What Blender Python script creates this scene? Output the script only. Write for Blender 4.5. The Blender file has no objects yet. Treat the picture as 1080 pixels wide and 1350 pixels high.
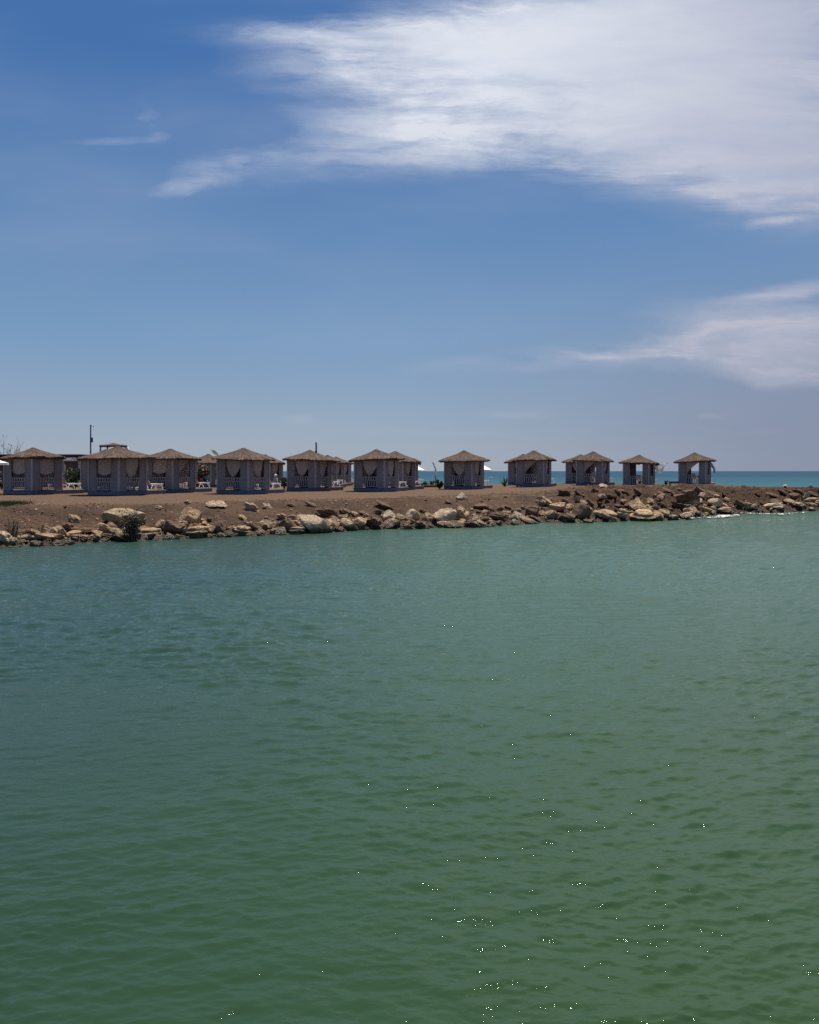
import bpy, bmesh, math, random
import numpy as np
from mathutils import Vector, Matrix, Euler
R = math.radians
random.seed(7); RNG = np.random.default_rng(11)
S = bpy.context.scene
COL = S.collection

# ---------------------------------------------------------------- camera
H = 3.2            # eye height above the harbour water
F = 1080.0         # focal length in photo pixels (photo 1080 wide)
HZ = 621.0         # horizon row in the photo
cam_d = bpy.data.cameras.new('camera'); cam = bpy.data.objects.new('camera', cam_d); COL.objects.link(cam)
cam.location = (0, 0, H); cam.rotation_euler = (R(90), 0, 0)
cam_d.sensor_fit = 'HORIZONTAL'; cam_d.sensor_width = 36; cam_d.lens = 36 * F / 1080
cam_d.shift_y = -(675 - HZ) / 1080
cam_d.clip_start = 0.1; cam_d.clip_end = 30000
S.camera = cam

# ---------------------------------------------------------------- light
SUN_EL, SUN_AZ = 72, 30       # azimuth clockwise from the view direction (+Y)
sl = bpy.data.lights.new('sun', 'SUN'); sl.energy = 5.0; sl.angle = R(0.55); sl.color = (1, .89, .76)
so = bpy.data.objects.new('sun', sl); COL.objects.link(so)
sd = Vector((math.sin(R(SUN_AZ)) * math.cos(R(SUN_EL)), math.cos(R(SUN_AZ)) * math.cos(R(SUN_EL)), math.sin(R(SUN_EL))))
so.rotation_euler = sd.to_track_quat('Z', 'Y').to_euler()
S.view_settings.view_transform = 'Standard'; S.view_settings.look = 'None'
S.view_settings.exposure = 0.36; S.view_settings.gamma = 1.0
S.cycles.use_denoising = False; S.cycles.use_adaptive_sampling = False

class NT:
    """tiny node-graph helper"""
    def __init__(s, tree): s.t = tree; s.n = tree.nodes; s.l = tree.links
    def put(s, sock, v):
        if v is None: return
        if isinstance(v, bpy.types.NodeSocket): s.l.new(v, sock)
        else:
            try: sock.default_value = v
            except Exception: sock.default_value = (*v, 1) if len(v) == 3 else v
    def new(s, typ, **kw):
        n = s.n.new(typ)
        for k, v in kw.items(): setattr(n, k, v)
        return n
    def m(s, op, a, b=None, c=None, clamp=False):
        n = s.new('ShaderNodeMath', operation=op, use_clamp=clamp)
        s.put(n.inputs[0], a); s.put(n.inputs[1], b); s.put(n.inputs[2], c); return n.outputs[0]
    def vm(s, op, a, b=None):
        n = s.new('ShaderNodeVectorMath', operation=op)
        s.put(n.inputs[0], a)
        if b is not None:
            if op == 'SCALE': s.put(n.inputs['Scale'], b)
            else: s.put(n.inputs[1], b)
        return n.outputs['Value'] if op in ('LENGTH', 'DOT_PRODUCT') else n.outputs[0]
    def mr(s, v, a, b, c=0., d=1., smooth=True):
        n = s.new('ShaderNodeMapRange', interpolation_type='SMOOTHSTEP' if smooth else 'LINEAR')
        for i, x in enumerate((v, a, b, c, d)): s.put(n.inputs[i], x)
        return n.outputs[0]
    def noise(s, vec=None, scale=5., detail=4., rough=.55, dist=0., out=0):
        n = s.new('ShaderNodeTexNoise')
        if vec is not None: s.put(n.inputs['Vector'], vec)
        s.put(n.inputs['Scale'], scale); s.put(n.inputs['Detail'], detail); s.put(n.inputs['Roughness'], rough); s.put(n.inputs['Distortion'], dist)
        return n.outputs[out]
    def vor(s, vec, scale, out='Distance', feature='F1'):
        n = s.new('ShaderNodeTexVoronoi', feature=feature); s.put(n.inputs['Vector'], vec); s.put(n.inputs['Scale'], scale); return n.outputs[out]
    def mix(s, f, a, b):
        n = s.new('ShaderNodeMix', data_type='RGBA')
        s.put(n.inputs[0], f); s.put(n.inputs[6], a); s.put(n.inputs[7], b); return n.outputs[2]
    def map(s, vec, loc=(0,0,0), rot=(0,0,0), scale=(1,1,1)):
        n = s.new('ShaderNodeMapping'); s.put(n.inputs[0], vec); s.put(n.inputs[1], loc); s.put(n.inputs[2], rot); s.put(n.inputs[3], scale); return n.outputs[0]
    def bump(s, h, strength=.3, dist=.05, normal=None):
        n = s.new('ShaderNodeBump'); s.put(n.inputs['Height'], h); s.put(n.inputs['Strength'], strength); s.put(n.inputs['Distance'], dist); s.put(n.inputs['Normal'], normal); return n.outputs[0]
    def sep(s, v):
        n = s.new('ShaderNodeSeparateXYZ'); s.put(n.inputs[0], v); return n.outputs
    def comb(s, x, y, z=0.):
        n = s.new('ShaderNodeCombineXYZ'); s.put(n.inputs[0], x); s.put(n.inputs[1], y); s.put(n.inputs[2], z); return n.outputs[0]

# ---------------------------------------------------------------- sky with cirrus
SKY = .08
W = bpy.data.worlds.new('World'); S.world = W; W.use_nodes = True
w = NT(W.node_tree); w.n.clear()
sky = w.new('ShaderNodeTexSky', sky_type='NISHITA', sun_disc=False, sun_elevation=R(SUN_EL), sun_rotation=R(SUN_AZ), altitude=0, air_density=1.0, dust_density=.3, ozone_density=3.2)
tc = w.new('ShaderNodeTexCoord').outputs['Generated']
xyz = w.sep(tc)
yy = w.m('MAXIMUM', xyz[1], .05)
u = w.m('DIVIDE', xyz[0], yy); v = w.m('DIVIDE', xyz[2], yy)
P0 = w.comb(u, v, 0.)
n1 = w.noise(w.map(P0, (3.1, 1.7, 0), (0, 0, R(-8)), (3.2, 8., 1)), 1.0, 7, .64, .3, out=1)
wv = w.vm('MULTIPLY', w.vm('SUBTRACT', n1, (.5, .5, .5)), (.15, .050, 0))
PW = w.vm('ADD', P0, wv)
blobs = [(880,95,340,122,0,.95),(970,150,270,130,-14,.95),(670,55,290,50,4,.75),(1000,15,420,85,0,.8),(1010,-190,430,240,-6,1.3),(1250,-560,620,360,0,1.3),(450,46,190,22,-2,.62),  # the two blobs above the frame are unseen clouds, added to brighten water reflections
 (660,178,320,52,7,.58),(570,115,230,75,0,.42),(900,222,220,52,-7,.6),(1075,225,150,75,-10,.8),
 (315,212,90,18,8,.46),(262,243,60,12,8,.52),(165,184,80,9,0,.42),(205,158,46,18,-55,.36),(520,100,220,80,4,.34),(430,213,170,34,8,.20),
 (1000,446,175,50,-4,1.05),(1075,470,120,44,0,.85),(755,470,230,22,4,.62),(800,467,90,7,2,.45),(1045,387,85,13,7,.7),(1030,294,34,7,5,.5),
 (400,558,34,8,0,.5),(690,552,60,9,0,.45),(930,541,30,8,0,.5),(560,575,200,9,0,.3),(980,560,200,10,0,.3)]
tot = None
for (px, py, rx, ry, rot, wt) in blobs:
    c = w.vm('SUBTRACT', PW, ((px-540)/F, (HZ-py)/F, 0))
    rn = w.new('ShaderNodeVectorRotate', rotation_type='Z_AXIS'); w.put(rn.inputs['Vector'], c); w.put(rn.inputs['Angle'], R(-rot))
    d = w.vm('LENGTH', w.vm('MULTIPLY', rn.outputs[0], (F/rx, F/ry, 0)))
    b = w.mr(d, 1.55, .05, 0., wt)
    tot = b if tot is None else w.m('ADD', tot, b)
n2 = w.noise(w.map(PW, (0, 0, 0), (0, 0, R(-7)), (2.2, 17., 1)), 1.6, 9, .66, .2)
n3 = w.noise(w.map(PW, (5, 2, 0), (0, 0, R(12)), (2.2, 4.5, 1)), 2.0, 7, .6, .4)
nn = w.m('ADD', w.m('MULTIPLY', n2, .62), w.m('MULTIPLY', n3, .5))
T_ = w.m('POWER', w.m('MINIMUM', tot, 1.0), 1.7)
streak = w.mr(nn, .42, .74, .04, 1.45, False)
full = w.mr(tot, .8, 2.3)
dens = w.m('MULTIPLY', T_, w.m('ADD', w.m('MULTIPLY', streak, w.m('SUBTRACT', 1.0, full)), w.m('MULTIPLY', w.mr(nn, .40, .72, .80, 1.0, False), full)))
dens = w.m('MINIMUM', w.m('MULTIPLY', dens, .93), .88)
dens = w.m('MULTIPLY', dens, w.mr(xyz[1], .05, .3))
veil = w.mr(w.noise(w.map(P0, (9, 3, 0), (0, 0, 0), (1.4, 5., 1)), 1.5, 4, .5), .35, .8, 0, .10)
k = 1 / SKY
ccol = w.mix(w.mr(v, .12, .5), (.57*k, .57*k, .65*k, 1), (.82*k, .85*k, .91*k, 1))
ccol = w.mix(w.mr(w.m('ADD', u, w.m('MULTIPLY', v, -.3)), -.1, .42), ccol, w.mix(w.mr(v, .12, .5), (.51*k, .51*k, .60*k, 1), (.54*k, .56*k, .66*k, 1)))
# tint of the clear sky: strong blue aloft, hazier and greyer towards the horizon
lo = w.mix(w.mr(xyz[2], .0, .16, smooth=False), (.340*k, .400*k, .495*k, 1), (.175*k, .315*k, .520*k, 1))
hi = w.mix(w.mr(xyz[2], .16, .44, smooth=False), lo, (.050*k, .160*k, .415*k, 1))
hs = w.mix(.84, sky.outputs[0], hi)
rt = w.m('MULTIPLY', w.mr(u, -.05, .55), w.mr(xyz[2], .30, .02))
hs = w.mix(w.m('MULTIPLY', rt, .85), hs, (.205*k, .245*k, .355*k, 1))
c1 = w.mix(w.m('MAXIMUM', dens, veil), hs, ccol)
bg = w.new('ShaderNodeBackground'); w.put(bg.inputs[0], c1); w.put(bg.inputs[1], SKY*.78)
wo = w.new('ShaderNodeOutputWorld'); w.l.new(bg.outputs[0], wo.inputs[0])

# ---------------------------------------------------------------- materials
def mat(name, build, disp=False):
    m = bpy.data.materials.new(name); m.use_nodes = True
    g = NT(m.node_tree); g.n.clear()
    o = g.new('ShaderNodeOutputMaterial'); sh = build(g); g.l.new(sh, o.inputs[0]); return m
def pbr(g, col, rough=.7, normal=None, **kw):
    p = g.new('ShaderNodeBsdfPrincipled'); g.put(p.inputs['Base Color'], col); g.put(p.inputs['Roughness'], rough); g.put(p.inputs['Normal'], normal)
    for a, b in kw.items(): g.put(p.inputs[a.replace('_', ' ')], b)
    return p.outputs[0]
def geo(g): return g.new('ShaderNodeNewGeometry').outputs['Position']
def objc(g): return g.new('ShaderNodeTexCoord').outputs['Object']
def rnd(g): return g.new('ShaderNodeObjectInfo').outputs['Random']

def soil(g):
    p = geo(g); z = g.sep(p)[2]
    a = g.noise(p, .5, 6, .6); b = g.noise(p, 6, 6, .65); c = g.noise(g.map(p, scale=(1, 1, 2)), 26, 3, .6)
    col = g.mix(g.mr(a, .35, .65), (.062, .040, .026, 1), (.108, .068, .042, 1))
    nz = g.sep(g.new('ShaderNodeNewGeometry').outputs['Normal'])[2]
    col = g.mix(g.m('MULTIPLY', g.mr(nz, .955, .995), g.mr(z, 1.35, 1.5, 0, .85)), col, (.155, .100, .062, 1))      # flat top painted paler for the stronger sun it catches
    col = g.mix(g.mr(b, .50, .66, 0, .75), col, (.065, .036, .022, 1))
    col = g.mix(g.mr(c, .62, .72, 0, .6), col, (.27, .20, .14, 1))
    col = g.mix(g.m('MULTIPLY', g.mr(g.m('ADD', g.sep(p)[0], g.m('MULTIPLY', a, 12.)), 14, 26), g.mr(z, 1.9, 1.55, .25, .6)), col, (.060, .035, .023, 1))   # darker earth towards the tip
    wet = g.mr(g.m('ADD', z, g.m('MULTIPLY', b, .3)), .30, .66, 1, 0)
    col = g.mix(g.m('MULTIPLY', wet, .75), col, (.045, .035, .026, 1))
    h = g.m('ADD', g.m('MULTIPLY', b, 1.0), g.m('MULTIPLY', c, .5))
    return pbr(g, col, g.mr(wet, 0, 1, .95, .5), g.bump(h, 1.0, .14), Specular_IOR_Level=.2)
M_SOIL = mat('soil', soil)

def rockmat(base, light, name):
    def f(g):
        o = objc(g); p = geo(g); z = g.sep(p)[2]; r = rnd(g)
        a = g.noise(g.vm('ADD', o, g.comb(g.m('MULTIPLY', r, 40), r, 0)), 2.2, 6, .65, .6); b = g.noise(p, 9, 6, .7); c = g.vor(p, 7)
        col = g.mix(g.mr(a, .3, .68), base, light)
        col = g.mix(g.mr(b, .5, .66, 0, .7), col, tuple(x * .38 for x in base[:3]) + (1,))
        col = g.mix(g.mr(r, 0, 1, 0, .35), col, (.19, .13, .085, 1))
        wet = g.mr(g.m('ADD', z, g.m('MULTIPLY', a, .3)), .30, .56, 1, 0)
        col = g.mix(g.m('MULTIPLY', wet, .8), col, (.030, .028, .020, 1))
        h = g.m('ADD', g.m('MULTIPLY', b, 1.), g.m('ADD', g.m('MULTIPLY', a, 1.5), g.m('MULTIPLY', c, -.4)))
        return pbr(g, col, g.mr(wet, 0, 1, .9, .35), g.bump(h, 1., .10), Specular_IOR_Level=.3)
    return mat(name, f)
M_ROCK = rockmat((.24, .155, .088, 1), (.64, .45, .27, 1), 'tan_rock')
M_PALE = rockmat((.34, .25, .155, 1), (.70, .56, .39, 1), 'pale_rock')
M_DARK = rockmat((.10, .058, .036, 1), (.21, .13, .08, 1), 'brown_rock')
M_LICH = rockmat((.19, .15, .09, 1), (.46, .37, .22, 1), 'lichen_rock')

def siding(g):
    o = objc(g); s = g.sep(o); r = rnd(g)
    line = g.m('FRACT', g.m('MULTIPLY', s[2], 8.))
    gr = g.mr(g.m('ABSOLUTE', g.m('SUBTRACT', line, .5)), .42, .5)
    n = g.noise(g.map(o, scale=(2, 2, 10)), 3, 5, .6); n2 = g.noise(geo(g), 1.3, 3)
    col = g.mix(g.mr(n, .3, .7), (.205, .182, .176, 1), (.275, .245, .234, 1))
    col = g.mix(g.mr(n2, .4, .7, 0, .5), col, (.19, .15, .16, 1))
    col = g.mix(g.m('MULTIPLY', gr, .7), col, (.05, .045, .06, 1))
    return pbr(g, col, .75, g.bump(gr, .5, -.01))
M_SIDE = mat('grey_siding', siding)
def simple(name, c1, c2, rough=.7, sc=4., bumpy=.2, **kw):
    def f(g):
        o = objc(g); n = g.noise(o, sc, 5, .6)
        return pbr(g, g.mix(g.mr(n, .3, .7), (*c1, 1), (*c2, 1)), rough, g.bump(n, bumpy, .02), **kw)
    return mat(name, f)
M_POST = simple('post_paint', (.31, .275, .28), (.38, .34, .34), .6)
M_BASE = simple('base_paint', (.10, .105, .165), (.14, .145, .20), .6)
M_DECK = simple('deck_boards', (.34, .26, .21), (.46, .36, .30), .7)
M_DKWOOD = simple('dark_wood', (.06, .045, .04), (.10, .075, .06), .7)
M_BRWOOD = simple('brown_wood', (.16, .11, .08), (.24, .17, .12), .8)
M_WHITE = simple('white_plastic', (.78, .77, .73), (.84, .83, .80), .4, bumpy=.02)
M_MESH = simple('sling_fabric', (.42, .38, .30), (.50, .45, .36), .8)
M_CANVAS = simple('white_canvas', (.78, .78, .77), (.84, .84, .83), .8)
M_GREY = simple('grey_metal', (.14, .15, .19), (.19, .20, .25), .5)
M_STEM = simple('bark', (.05, .035, .025), (.09, .065, .045), .9)
M_SKIN = simple('skin', (.42, .25, .17), (.46, .28, .19), .55)
M_HAIR = simple('dark_hair', (.015, .012, .01), (.03, .022, .018), .5)
M_BLACKC = simple('black_cloth', (.02, .02, .025), (.03, .03, .04), .9)
M_REDC = simple('red_cloth', (.38, .03, .04), (.45, .05, .05), .9)
M_MAROON = simple('maroon_cloth', (.11, .02, .025), (.15, .03, .03), .9)
def curtain_m(g):
    o = objc(g); n = g.noise(g.map(o, scale=(9, 9, .6)), 3, 4, .6)
    c = g.mix(g.mr(n, .3, .7), (.42, .36, .33, 1), (.55, .48, .44, 1))
    d = g.new('ShaderNodeBsdfDiffuse'); g.put(d.inputs[0], c)
    t = g.new('ShaderNodeBsdfTranslucent'); g.put(t.inputs[0], c)
    x = g.new('ShaderNodeMixShader'); x.inputs[0].default_value = .12; g.l.new(d.outputs[0], x.inputs[1]); g.l.new(t.outputs[0], x.inputs[2])
    return x.outputs[0]
M_CURT = mat('linen_curtain', curtain_m)
def sheer(g):
    d = g.new('ShaderNodeBsdfDiffuse'); g.put(d.inputs[0], (.85, .85, .84, 1)); t = g.new('ShaderNodeBsdfTranslucent'); g.put(t.inputs[0], (.9, .9, .88, 1))
    x = g.new('ShaderNodeMixShader'); x.inputs[0].default_value = .6; g.l.new(d.outputs[0], x.inputs[1]); g.l.new(t.outputs[0], x.inputs[2]); return x.outputs[0]
M_SHEER = mat('sheer_white_cloth', sheer)
def thatch(g):
    uvn = g.new('ShaderNodeUVMap'); uvn.uv_map = 'UVMap'; uv = uvn.outputs[0]; r = rnd(g)
    uu = g.vm('ADD', uv, g.comb(g.m('MULTIPLY', r, 17.), r))
    st = g.noise(g.map(uu, scale=(150, 2.2, 1)), 1, 5, .7, .5); st2 = g.noise(g.map(uu, scale=(34, 5, 1)), 1, 4, .6, .8); pt = g.noise(geo(g), 1.6, 4)
    col = g.mix(g.mr(st, .36, .64), (.035, .022, .017, 1), (.205, .155, .120, 1))
    col = g.mix(g.mr(st2, .42, .62, 0, .62), col, (.075, .05, .04, 1))
    col = g.mix(g.mr(pt, .4, .65, 0, .35), col, (.09, .07, .065, 1))
    h = g.m('ADD', st, g.m('MULTIPLY', st2, .8))
    return pbr(g, col, .95, g.bump(h, 1., .08), Specular_IOR_Level=.1)
M_THATCH = mat('reed_thatch', thatch)
def leafm(c1, c2):
    def f(g):
        n = g.noise(geo(g), 8, 3); c = g.mix(g.mr(n, .35, .65), (*c1, 1), (*c2, 1))
        return pbr(g, c, .6, Transmission_Weight=0.)
    return f
M_LEAF = mat('green_leaf', leafm((.035, .06, .018), (.10, .14, .04)))
M_DLEAF = mat('dark_leaf', leafm((.018, .034, .016), (.04, .07, .025)))
M_DRY = mat('dry_twig', leafm((.035, .022, .016), (.075, .05, .032)))
M_WEED = mat('weedy_stem', leafm((.016, .014, .008), (.045, .042, .02)))
M_PINK = mat('pink_flower', leafm((.60, .07, .10), (.75, .16, .18)))
M_RED = mat('red_flower', leafm((.22, .03, .03), (.38, .05, .05)))
M_GRASS = mat('grass_blade', leafm((.045, .075, .02), (.10, .13, .035)))
def foam_m(g):
    n = g.noise(geo(g), 5, 6, .7)
    return pbr(g, g.mix(g.mr(n, .35, .65), (.38, .37, .36, 1), (.66, .66, .65, 1)), .6, g.bump(n, .6, .05))
M_FOAM = mat('foam', foam_m)

def water_shader(g, col, normal, cap, rough=.06):
    d = g.new('ShaderNodeBsdfDiffuse'); g.put(d.inputs[0], col)
    gl = g.new('ShaderNodeBsdfGlossy', distribution='BECKMANN'); g.put(gl.inputs[0], (1, 1, 1, 1)); g.put(gl.inputs['Roughness'], rough); g.put(gl.inputs['Normal'], normal)
    fr = g.new('ShaderNodeFresnel'); fr.inputs[0].default_value = 1.33; g.put(fr.inputs['Normal'], normal)
    x = g.new('ShaderNodeMixShader'); g.l.new(g.m('MINIMUM', fr.outputs[0], cap), x.inputs[0]); g.l.new(d.outputs[0], x.inputs[1]); g.l.new(gl.outputs[0], x.inputs[2])
    return x.outputs[0]
def harbour(g):
    p = geo(g); s = g.sep(p)
    # turbid harbour water, greener patches and slightly bluer ones drifting through it
    big = g.noise(g.map(p, scale=(.06, .10, 0)), 1, 3, .5, .4); med = g.noise(g.map(p, scale=(.35, .8, 0)), 1, 4, .6, .5)
    t = g.m('ADD', g.m('MULTIPLY', big, .7), g.m('MULTIPLY', med, .3))
    col = g.mix(g.mr(t, .35, .65), (.024, .055, .019, 1), (.028, .063, .029, 1))
    col = g.mix(g.mr(s[1], 5, 26, 0, 1), col, (.045, .092, .063, 1))       # lighter teal towards the bar
    cloud_refl = g.mr(g.m('ADD', s[0], g.m('MULTIPLY', g.m('SUBTRACT', big, .5), 6.)), -7.5, 3.5)      # darker to the left: weaker cloud reflection put into the colour
    col = g.mix(cloud_refl, g.mix(.52, col, (.010, .026, .026, 1)), col)
    n1 = g.noise(g.map(p, rot=(0, 0, R(12)), scale=(1.4, 3.4, 1)), 1.7, 3, .55, .3)
    n2 = g.noise(g.map(p, rot=(0, 0, R(-14)), scale=(1.6, 3.0, 1)), 8.5, 4, .62, .3)
    n3 = g.noise(g.map(p, rot=(0, 0, R(9)), scale=(.45, 1.5, 1)), 1.5, 3, .55, .3)
    h = g.m('ADD', g.m('ADD', g.m('MULTIPLY', n1, .42), g.m('MULTIPLY', n2, .26)), g.m('MULTIPLY', n3, g.mr(s[1], 9, 22, 0, 1.5)))
    nb = g.bump(h, g.mr(s[1], 5, 22, .50, 1.15), .045)
    return water_shader(g, col, nb, .33, .03)
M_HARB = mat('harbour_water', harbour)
def sea_m(g):
    p = geo(g); s = g.sep(p)
    st = g.noise(g.map(p, scale=(.004, .03, 0)), 1, 4, .6)
    t = g.m('ADD', g.mr(s[1], 110, 900, 0, 1, False), g.m('MULTIPLY', g.m('SUBTRACT', st, .5), .9))
    col = g.mix(g.mr(t, .0, .55), (.032, .106, .132, 1), (.024, .066, .106, 1))
    wc = g.noise(g.map(p, scale=(.10, .35, 0)), 1, 5, .65, .3)
    cap = g.m('MULTIPLY', g.mr(wc, .70, .74), g.mr(s[1], 100, 700, 1, .25))
    n1 = g.noise(g.map(p, scale=(.25, .8, 1)), 1., 5, .6)
    sh = water_shader(g, col, g.bump(n1, .5, .5), .10, .10)
    f = g.new('ShaderNodeBsdfDiffuse'); g.put(f.inputs[0], (.7, .72, .74, 1))
    x = g.new('ShaderNodeMixShader'); g.l.new(cap, x.inputs[0]); g.l.new(sh, x.inputs[1]); g.l.new(f.outputs[0], x.inputs[2])
    return x.outputs[0]
M_SEA = mat('open_sea', sea_m)

# ---------------------------------------------------------------- object helpers
def tag(o, label=None, cat=None, group=None, kind=None):
    if label: o['label'] = label
    if cat: o['category'] = cat
    if group: o['group'] = group
    if kind: o['kind'] = kind
    return o
def obj(name, me, parent=None, m=None, loc=(0,0,0), rot=(0,0,0), scale=(1,1,1)):
    o = bpy.data.objects.new(name, me); COL.objects.link(o)
    if m is not None and not len(me.materials): me.materials.append(m)
    o.location = loc; o.rotation_euler = rot; o.scale = scale
    if parent: o.parent = parent
    return o
def empty(name, loc=(0,0,0), rz=0.):
    o = bpy.data.objects.new(name, None); COL.objects.link(o); o.location = loc; o.rotation_euler = (0, 0, rz); o.empty_display_size = .3; return o
def np_mesh(name, V, Fq, m=None, smooth=True, uv=None):
    me = bpy.data.meshes.new(name); V = np.asarray(V, np.float32); Fq = np.asarray(Fq, np.int32)
    n = Fq.shape[1]
    me.vertices.add(len(V)); me.vertices.foreach_set('co', V.ravel())
    me.loops.add(Fq.size); me.loops.foreach_set('vertex_index', Fq.ravel())
    me.polygons.add(len(Fq)); me.polygons.foreach_set('loop_start', np.arange(0, Fq.size, n, dtype=np.int32))
    me.update(calc_edges=True)
    me.polygons.foreach_set('use_smooth', np.full(len(Fq), smooth))
    if uv is not None:
        l = me.uv_layers.new(name='UVMap'); l.data.foreach_set('uv', np.asarray(uv, np.float32)[Fq.ravel()].ravel())
    if m: me.materials.append(m)
    me.validate(); return me
def grid_faces(nr, nc):
    i = np.arange(nr*nc).reshape(nr, nc)
    return np.stack([i[:-1, :-1], i[:-1, 1:], i[1:, 1:], i[1:, :-1]], -1).reshape(-1, 4)
class MB:
    def __init__(s): s.bm = bmesh.new()
    def box(s, x0, x1, y0, y1, z0, z1, rot=None, piv=None):
        r = bmesh.ops.create_cube(s.bm, size=1); vs = r['verts']
        for q in vs: q.co = Vector(((x0+x1)/2 + q.co.x*(x1-x0), (y0+y1)/2 + q.co.y*(y1-y0), (z0+z1)/2 + q.co.z*(z1-z0)))
        if rot: bmesh.ops.rotate(s.bm, verts=vs, cent=piv or ((x0+x1)/2, (y0+y1)/2, (z0+z1)/2), matrix=rot)
        return s
    def bar(s, a, b, r0, r1=None, seg=8):
        a, b = Vector(a), Vector(b); r1 = r0 if r1 is None else r1; L = (b-a).length
        if L < 1e-5: return s
        q = (b-a).to_track_quat('Z', 'Y').to_matrix().to_4x4(); q.translation = (a+b)/2
        bmesh.ops.create_cone(s.bm, cap_ends=True, segments=seg, radius1=r0, radius2=max(r1, .0005), depth=L, matrix=q); return s
    def tube(s, pts, r, seg=8):
        for i in range(len(pts)-1): s.bar(pts[i], pts[i+1], r if not isinstance(r, list) else r[i], r if not isinstance(r, list) else r[i+1], seg)
        return s
    def lathe(s, prof, c=(0,0,0), seg=24):
        rings = []
        for (r, z) in prof:
            rings.append([s.bm.verts.new((c[0]+r*math.cos(2*math.pi*i/seg), c[1]+r*math.sin(2*math.pi*i/seg), c[2]+z)) for i in range(seg)])
        for a, b in zip(rings[:-1], rings[1:]):
            for i in range(seg): s.bm.faces.new((a[i], a[(i+1) % seg], b[(i+1) % seg], b[i]))
        return s
    def quad(s, *p): s.bm.faces.new([s.bm.verts.new(q) for q in p]); return s
    def mesh(s, name, m=None, bevel=0., smooth=False):
        if bevel: bmesh.ops.bevel(s.bm, geom=s.bm.edges[:], offset=bevel, segments=1, affect='EDGES', clamp_overlap=True)
        bmesh.ops.recalc_face_normals(s.bm, faces=s.bm.faces[:])
        me = bpy.data.meshes.new(name); s.bm.to_mesh(me); s.bm.free()
        if smooth: me.polygons.foreach_set('use_smooth', np.full(len(me.polygons), True))
        if m: me.materials.append(m)
        return me

# value noise in numpy
_tab = RNG.random((256, 256)).astype(np.float64)
def vnoise(x, y):
    xi = np.floor(x).astype(int); yi = np.floor(y).astype(int); fx = x-xi; fy = y-yi
    fx = fx*fx*fx*(fx*(fx*6-15)+10); fy = fy*fy*fy*(fy*(fy*6-15)+10)
    g = lambda a, b: _tab[a & 255, b & 255]
    return (g(xi, yi)*(1-fx)+g(xi+1, yi)*fx)*(1-fy)+(g(xi, yi+1)*(1-fx)+g(xi+1, yi+1)*fx)*fy - .5
def fbm(x, y, o=5, ridg=False):
    s = 0; a = 1.; t = 0
    for i in range(o):
        n = vnoise(x*2**i+17.3*i, y*2**i+9.1*i); s = s + a*((.5-np.abs(n)*2) if ridg else n*2); t += a; a *= .5
    return s/t

# ---------------------------------------------------------------- the gravel bar (terrain)
def ip(px, pts): a = np.array(pts, float); return np.interp(px, a[:, 0], a[:, 1])
FOOT = [(-900,790),(-200,733),(0,722),(100,718),(160,713.5),(300,707.5),(400,703),(470,699),(540,697.5),(620,695),(700,690.5),(780,689),(840,687),(900,685),(950,680),(975,677.5),(1020,676),(1080,673.5),(1250,669),(2400,655)]
EDGE = [(-900,38),(0,40.5),(200,43),(300,46),(400,49.5),(500,50.5),(620,57),(700,62),(800,68),(900,70),(1000,73),(1080,76),(1250,84),(2400,110)]
EZ = [(-900,1.5),(0,1.48),(400,1.5),(620,1.56),(716,1.66),(800,1.75),(860,1.72),(930,1.78),(990,1.46),(1080,1.42),(2400,1.3)]
RZ = [(-900,1.58),(600,1.61),(716,1.74),(800,1.80),(850,1.84),(900,1.91),(945,1.90),(990,1.66),(1080,1.60),(2400,1.4)]     # crest
BZ = [(-900,1.58),(600,1.61),(716,1.76),(794,1.80),(850,1.60),(930,1.66),(1000,1.35),(2400,1.1)]      # behind the crest
FAR = [(-900,210),(470,170),(540,100),(600,96),(760,96),(1000,97),(1080,96),(2400,115)]
def smooth(a, b, t): t = np.clip((t-a)/(b-a), 0, 1); return t*t*(3-2*t)
def ground(x, y, detail=True):
    x = np.asarray(x, float); y = np.asarray(y, float)
    px = 540 + F*x/np.maximum(y, .1)
    fy = H*F/(ip(px, FOOT)-HZ) + 1.1*fbm(x*.22+5, y*.02+3, 4) + .5*fbm(x*.9, y*.05, 3); ey = ip(px, EDGE)
    t = (y-fy)/(ey-fy)
    ez, rz, bz, far = ip(px, EZ), ip(px, RZ), ip(px, BZ), ip(px, FAR)
    tt = np.clip(t, 0, 1)
    z = np.where(t < 0, np.maximum(t*(ey-fy)*.35, -1.), (1-(1-tt)**1.35)*ez)
    z = np.where(t > 1, ez + (rz-ez)*smooth(0, 9, y-ey) , z)
    z = np.where(y > 79, rz + (bz-rz)*smooth(79.3, 81.5, y), z)
    z = np.where(y > far, bz - (bz+1.2)*smooth(0, 14, y-far), z)
    if detail:
        band = smooth(-.15, .08, t)*(1-smooth(.9, 1.18, t))
        flat = smooth(.9, 1.1, t)
        rough = .55 + 1.0*smooth(690, 800, px)
        xr, yr = x*.83+y*.55, -x*.55+y*.83
        z = z + band*rough*(.20*fbm(xr*.55, yr*1.5, 5, True) + .16*fbm(x*1.3, y*1.3, 5) + .07*fbm(x*5, y*5, 3))
        st = fbm(xr*.9+30, yr*2.6, 4, True)
        z = z + band*smooth(700, 800, px)*.95*np.clip(st, -.35, .35)
        z = z + (flat*(1-smooth(80, 90, y)))*(.022*fbm(x*.8, y*.8, 4)+.012*fbm(x*5, y*5, 3))
    return z
pxs = np.concatenate([np.linspace(-900, -130, 90)[:-1], np.arange(-130, 1200, 1.6), np.linspace(1200, 2400, 120)])
rows = []
fyv = H*F/(ip(pxs, FOOT)-HZ); eyv = ip(pxs, EDGE); far = ip(pxs, FAR)
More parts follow.
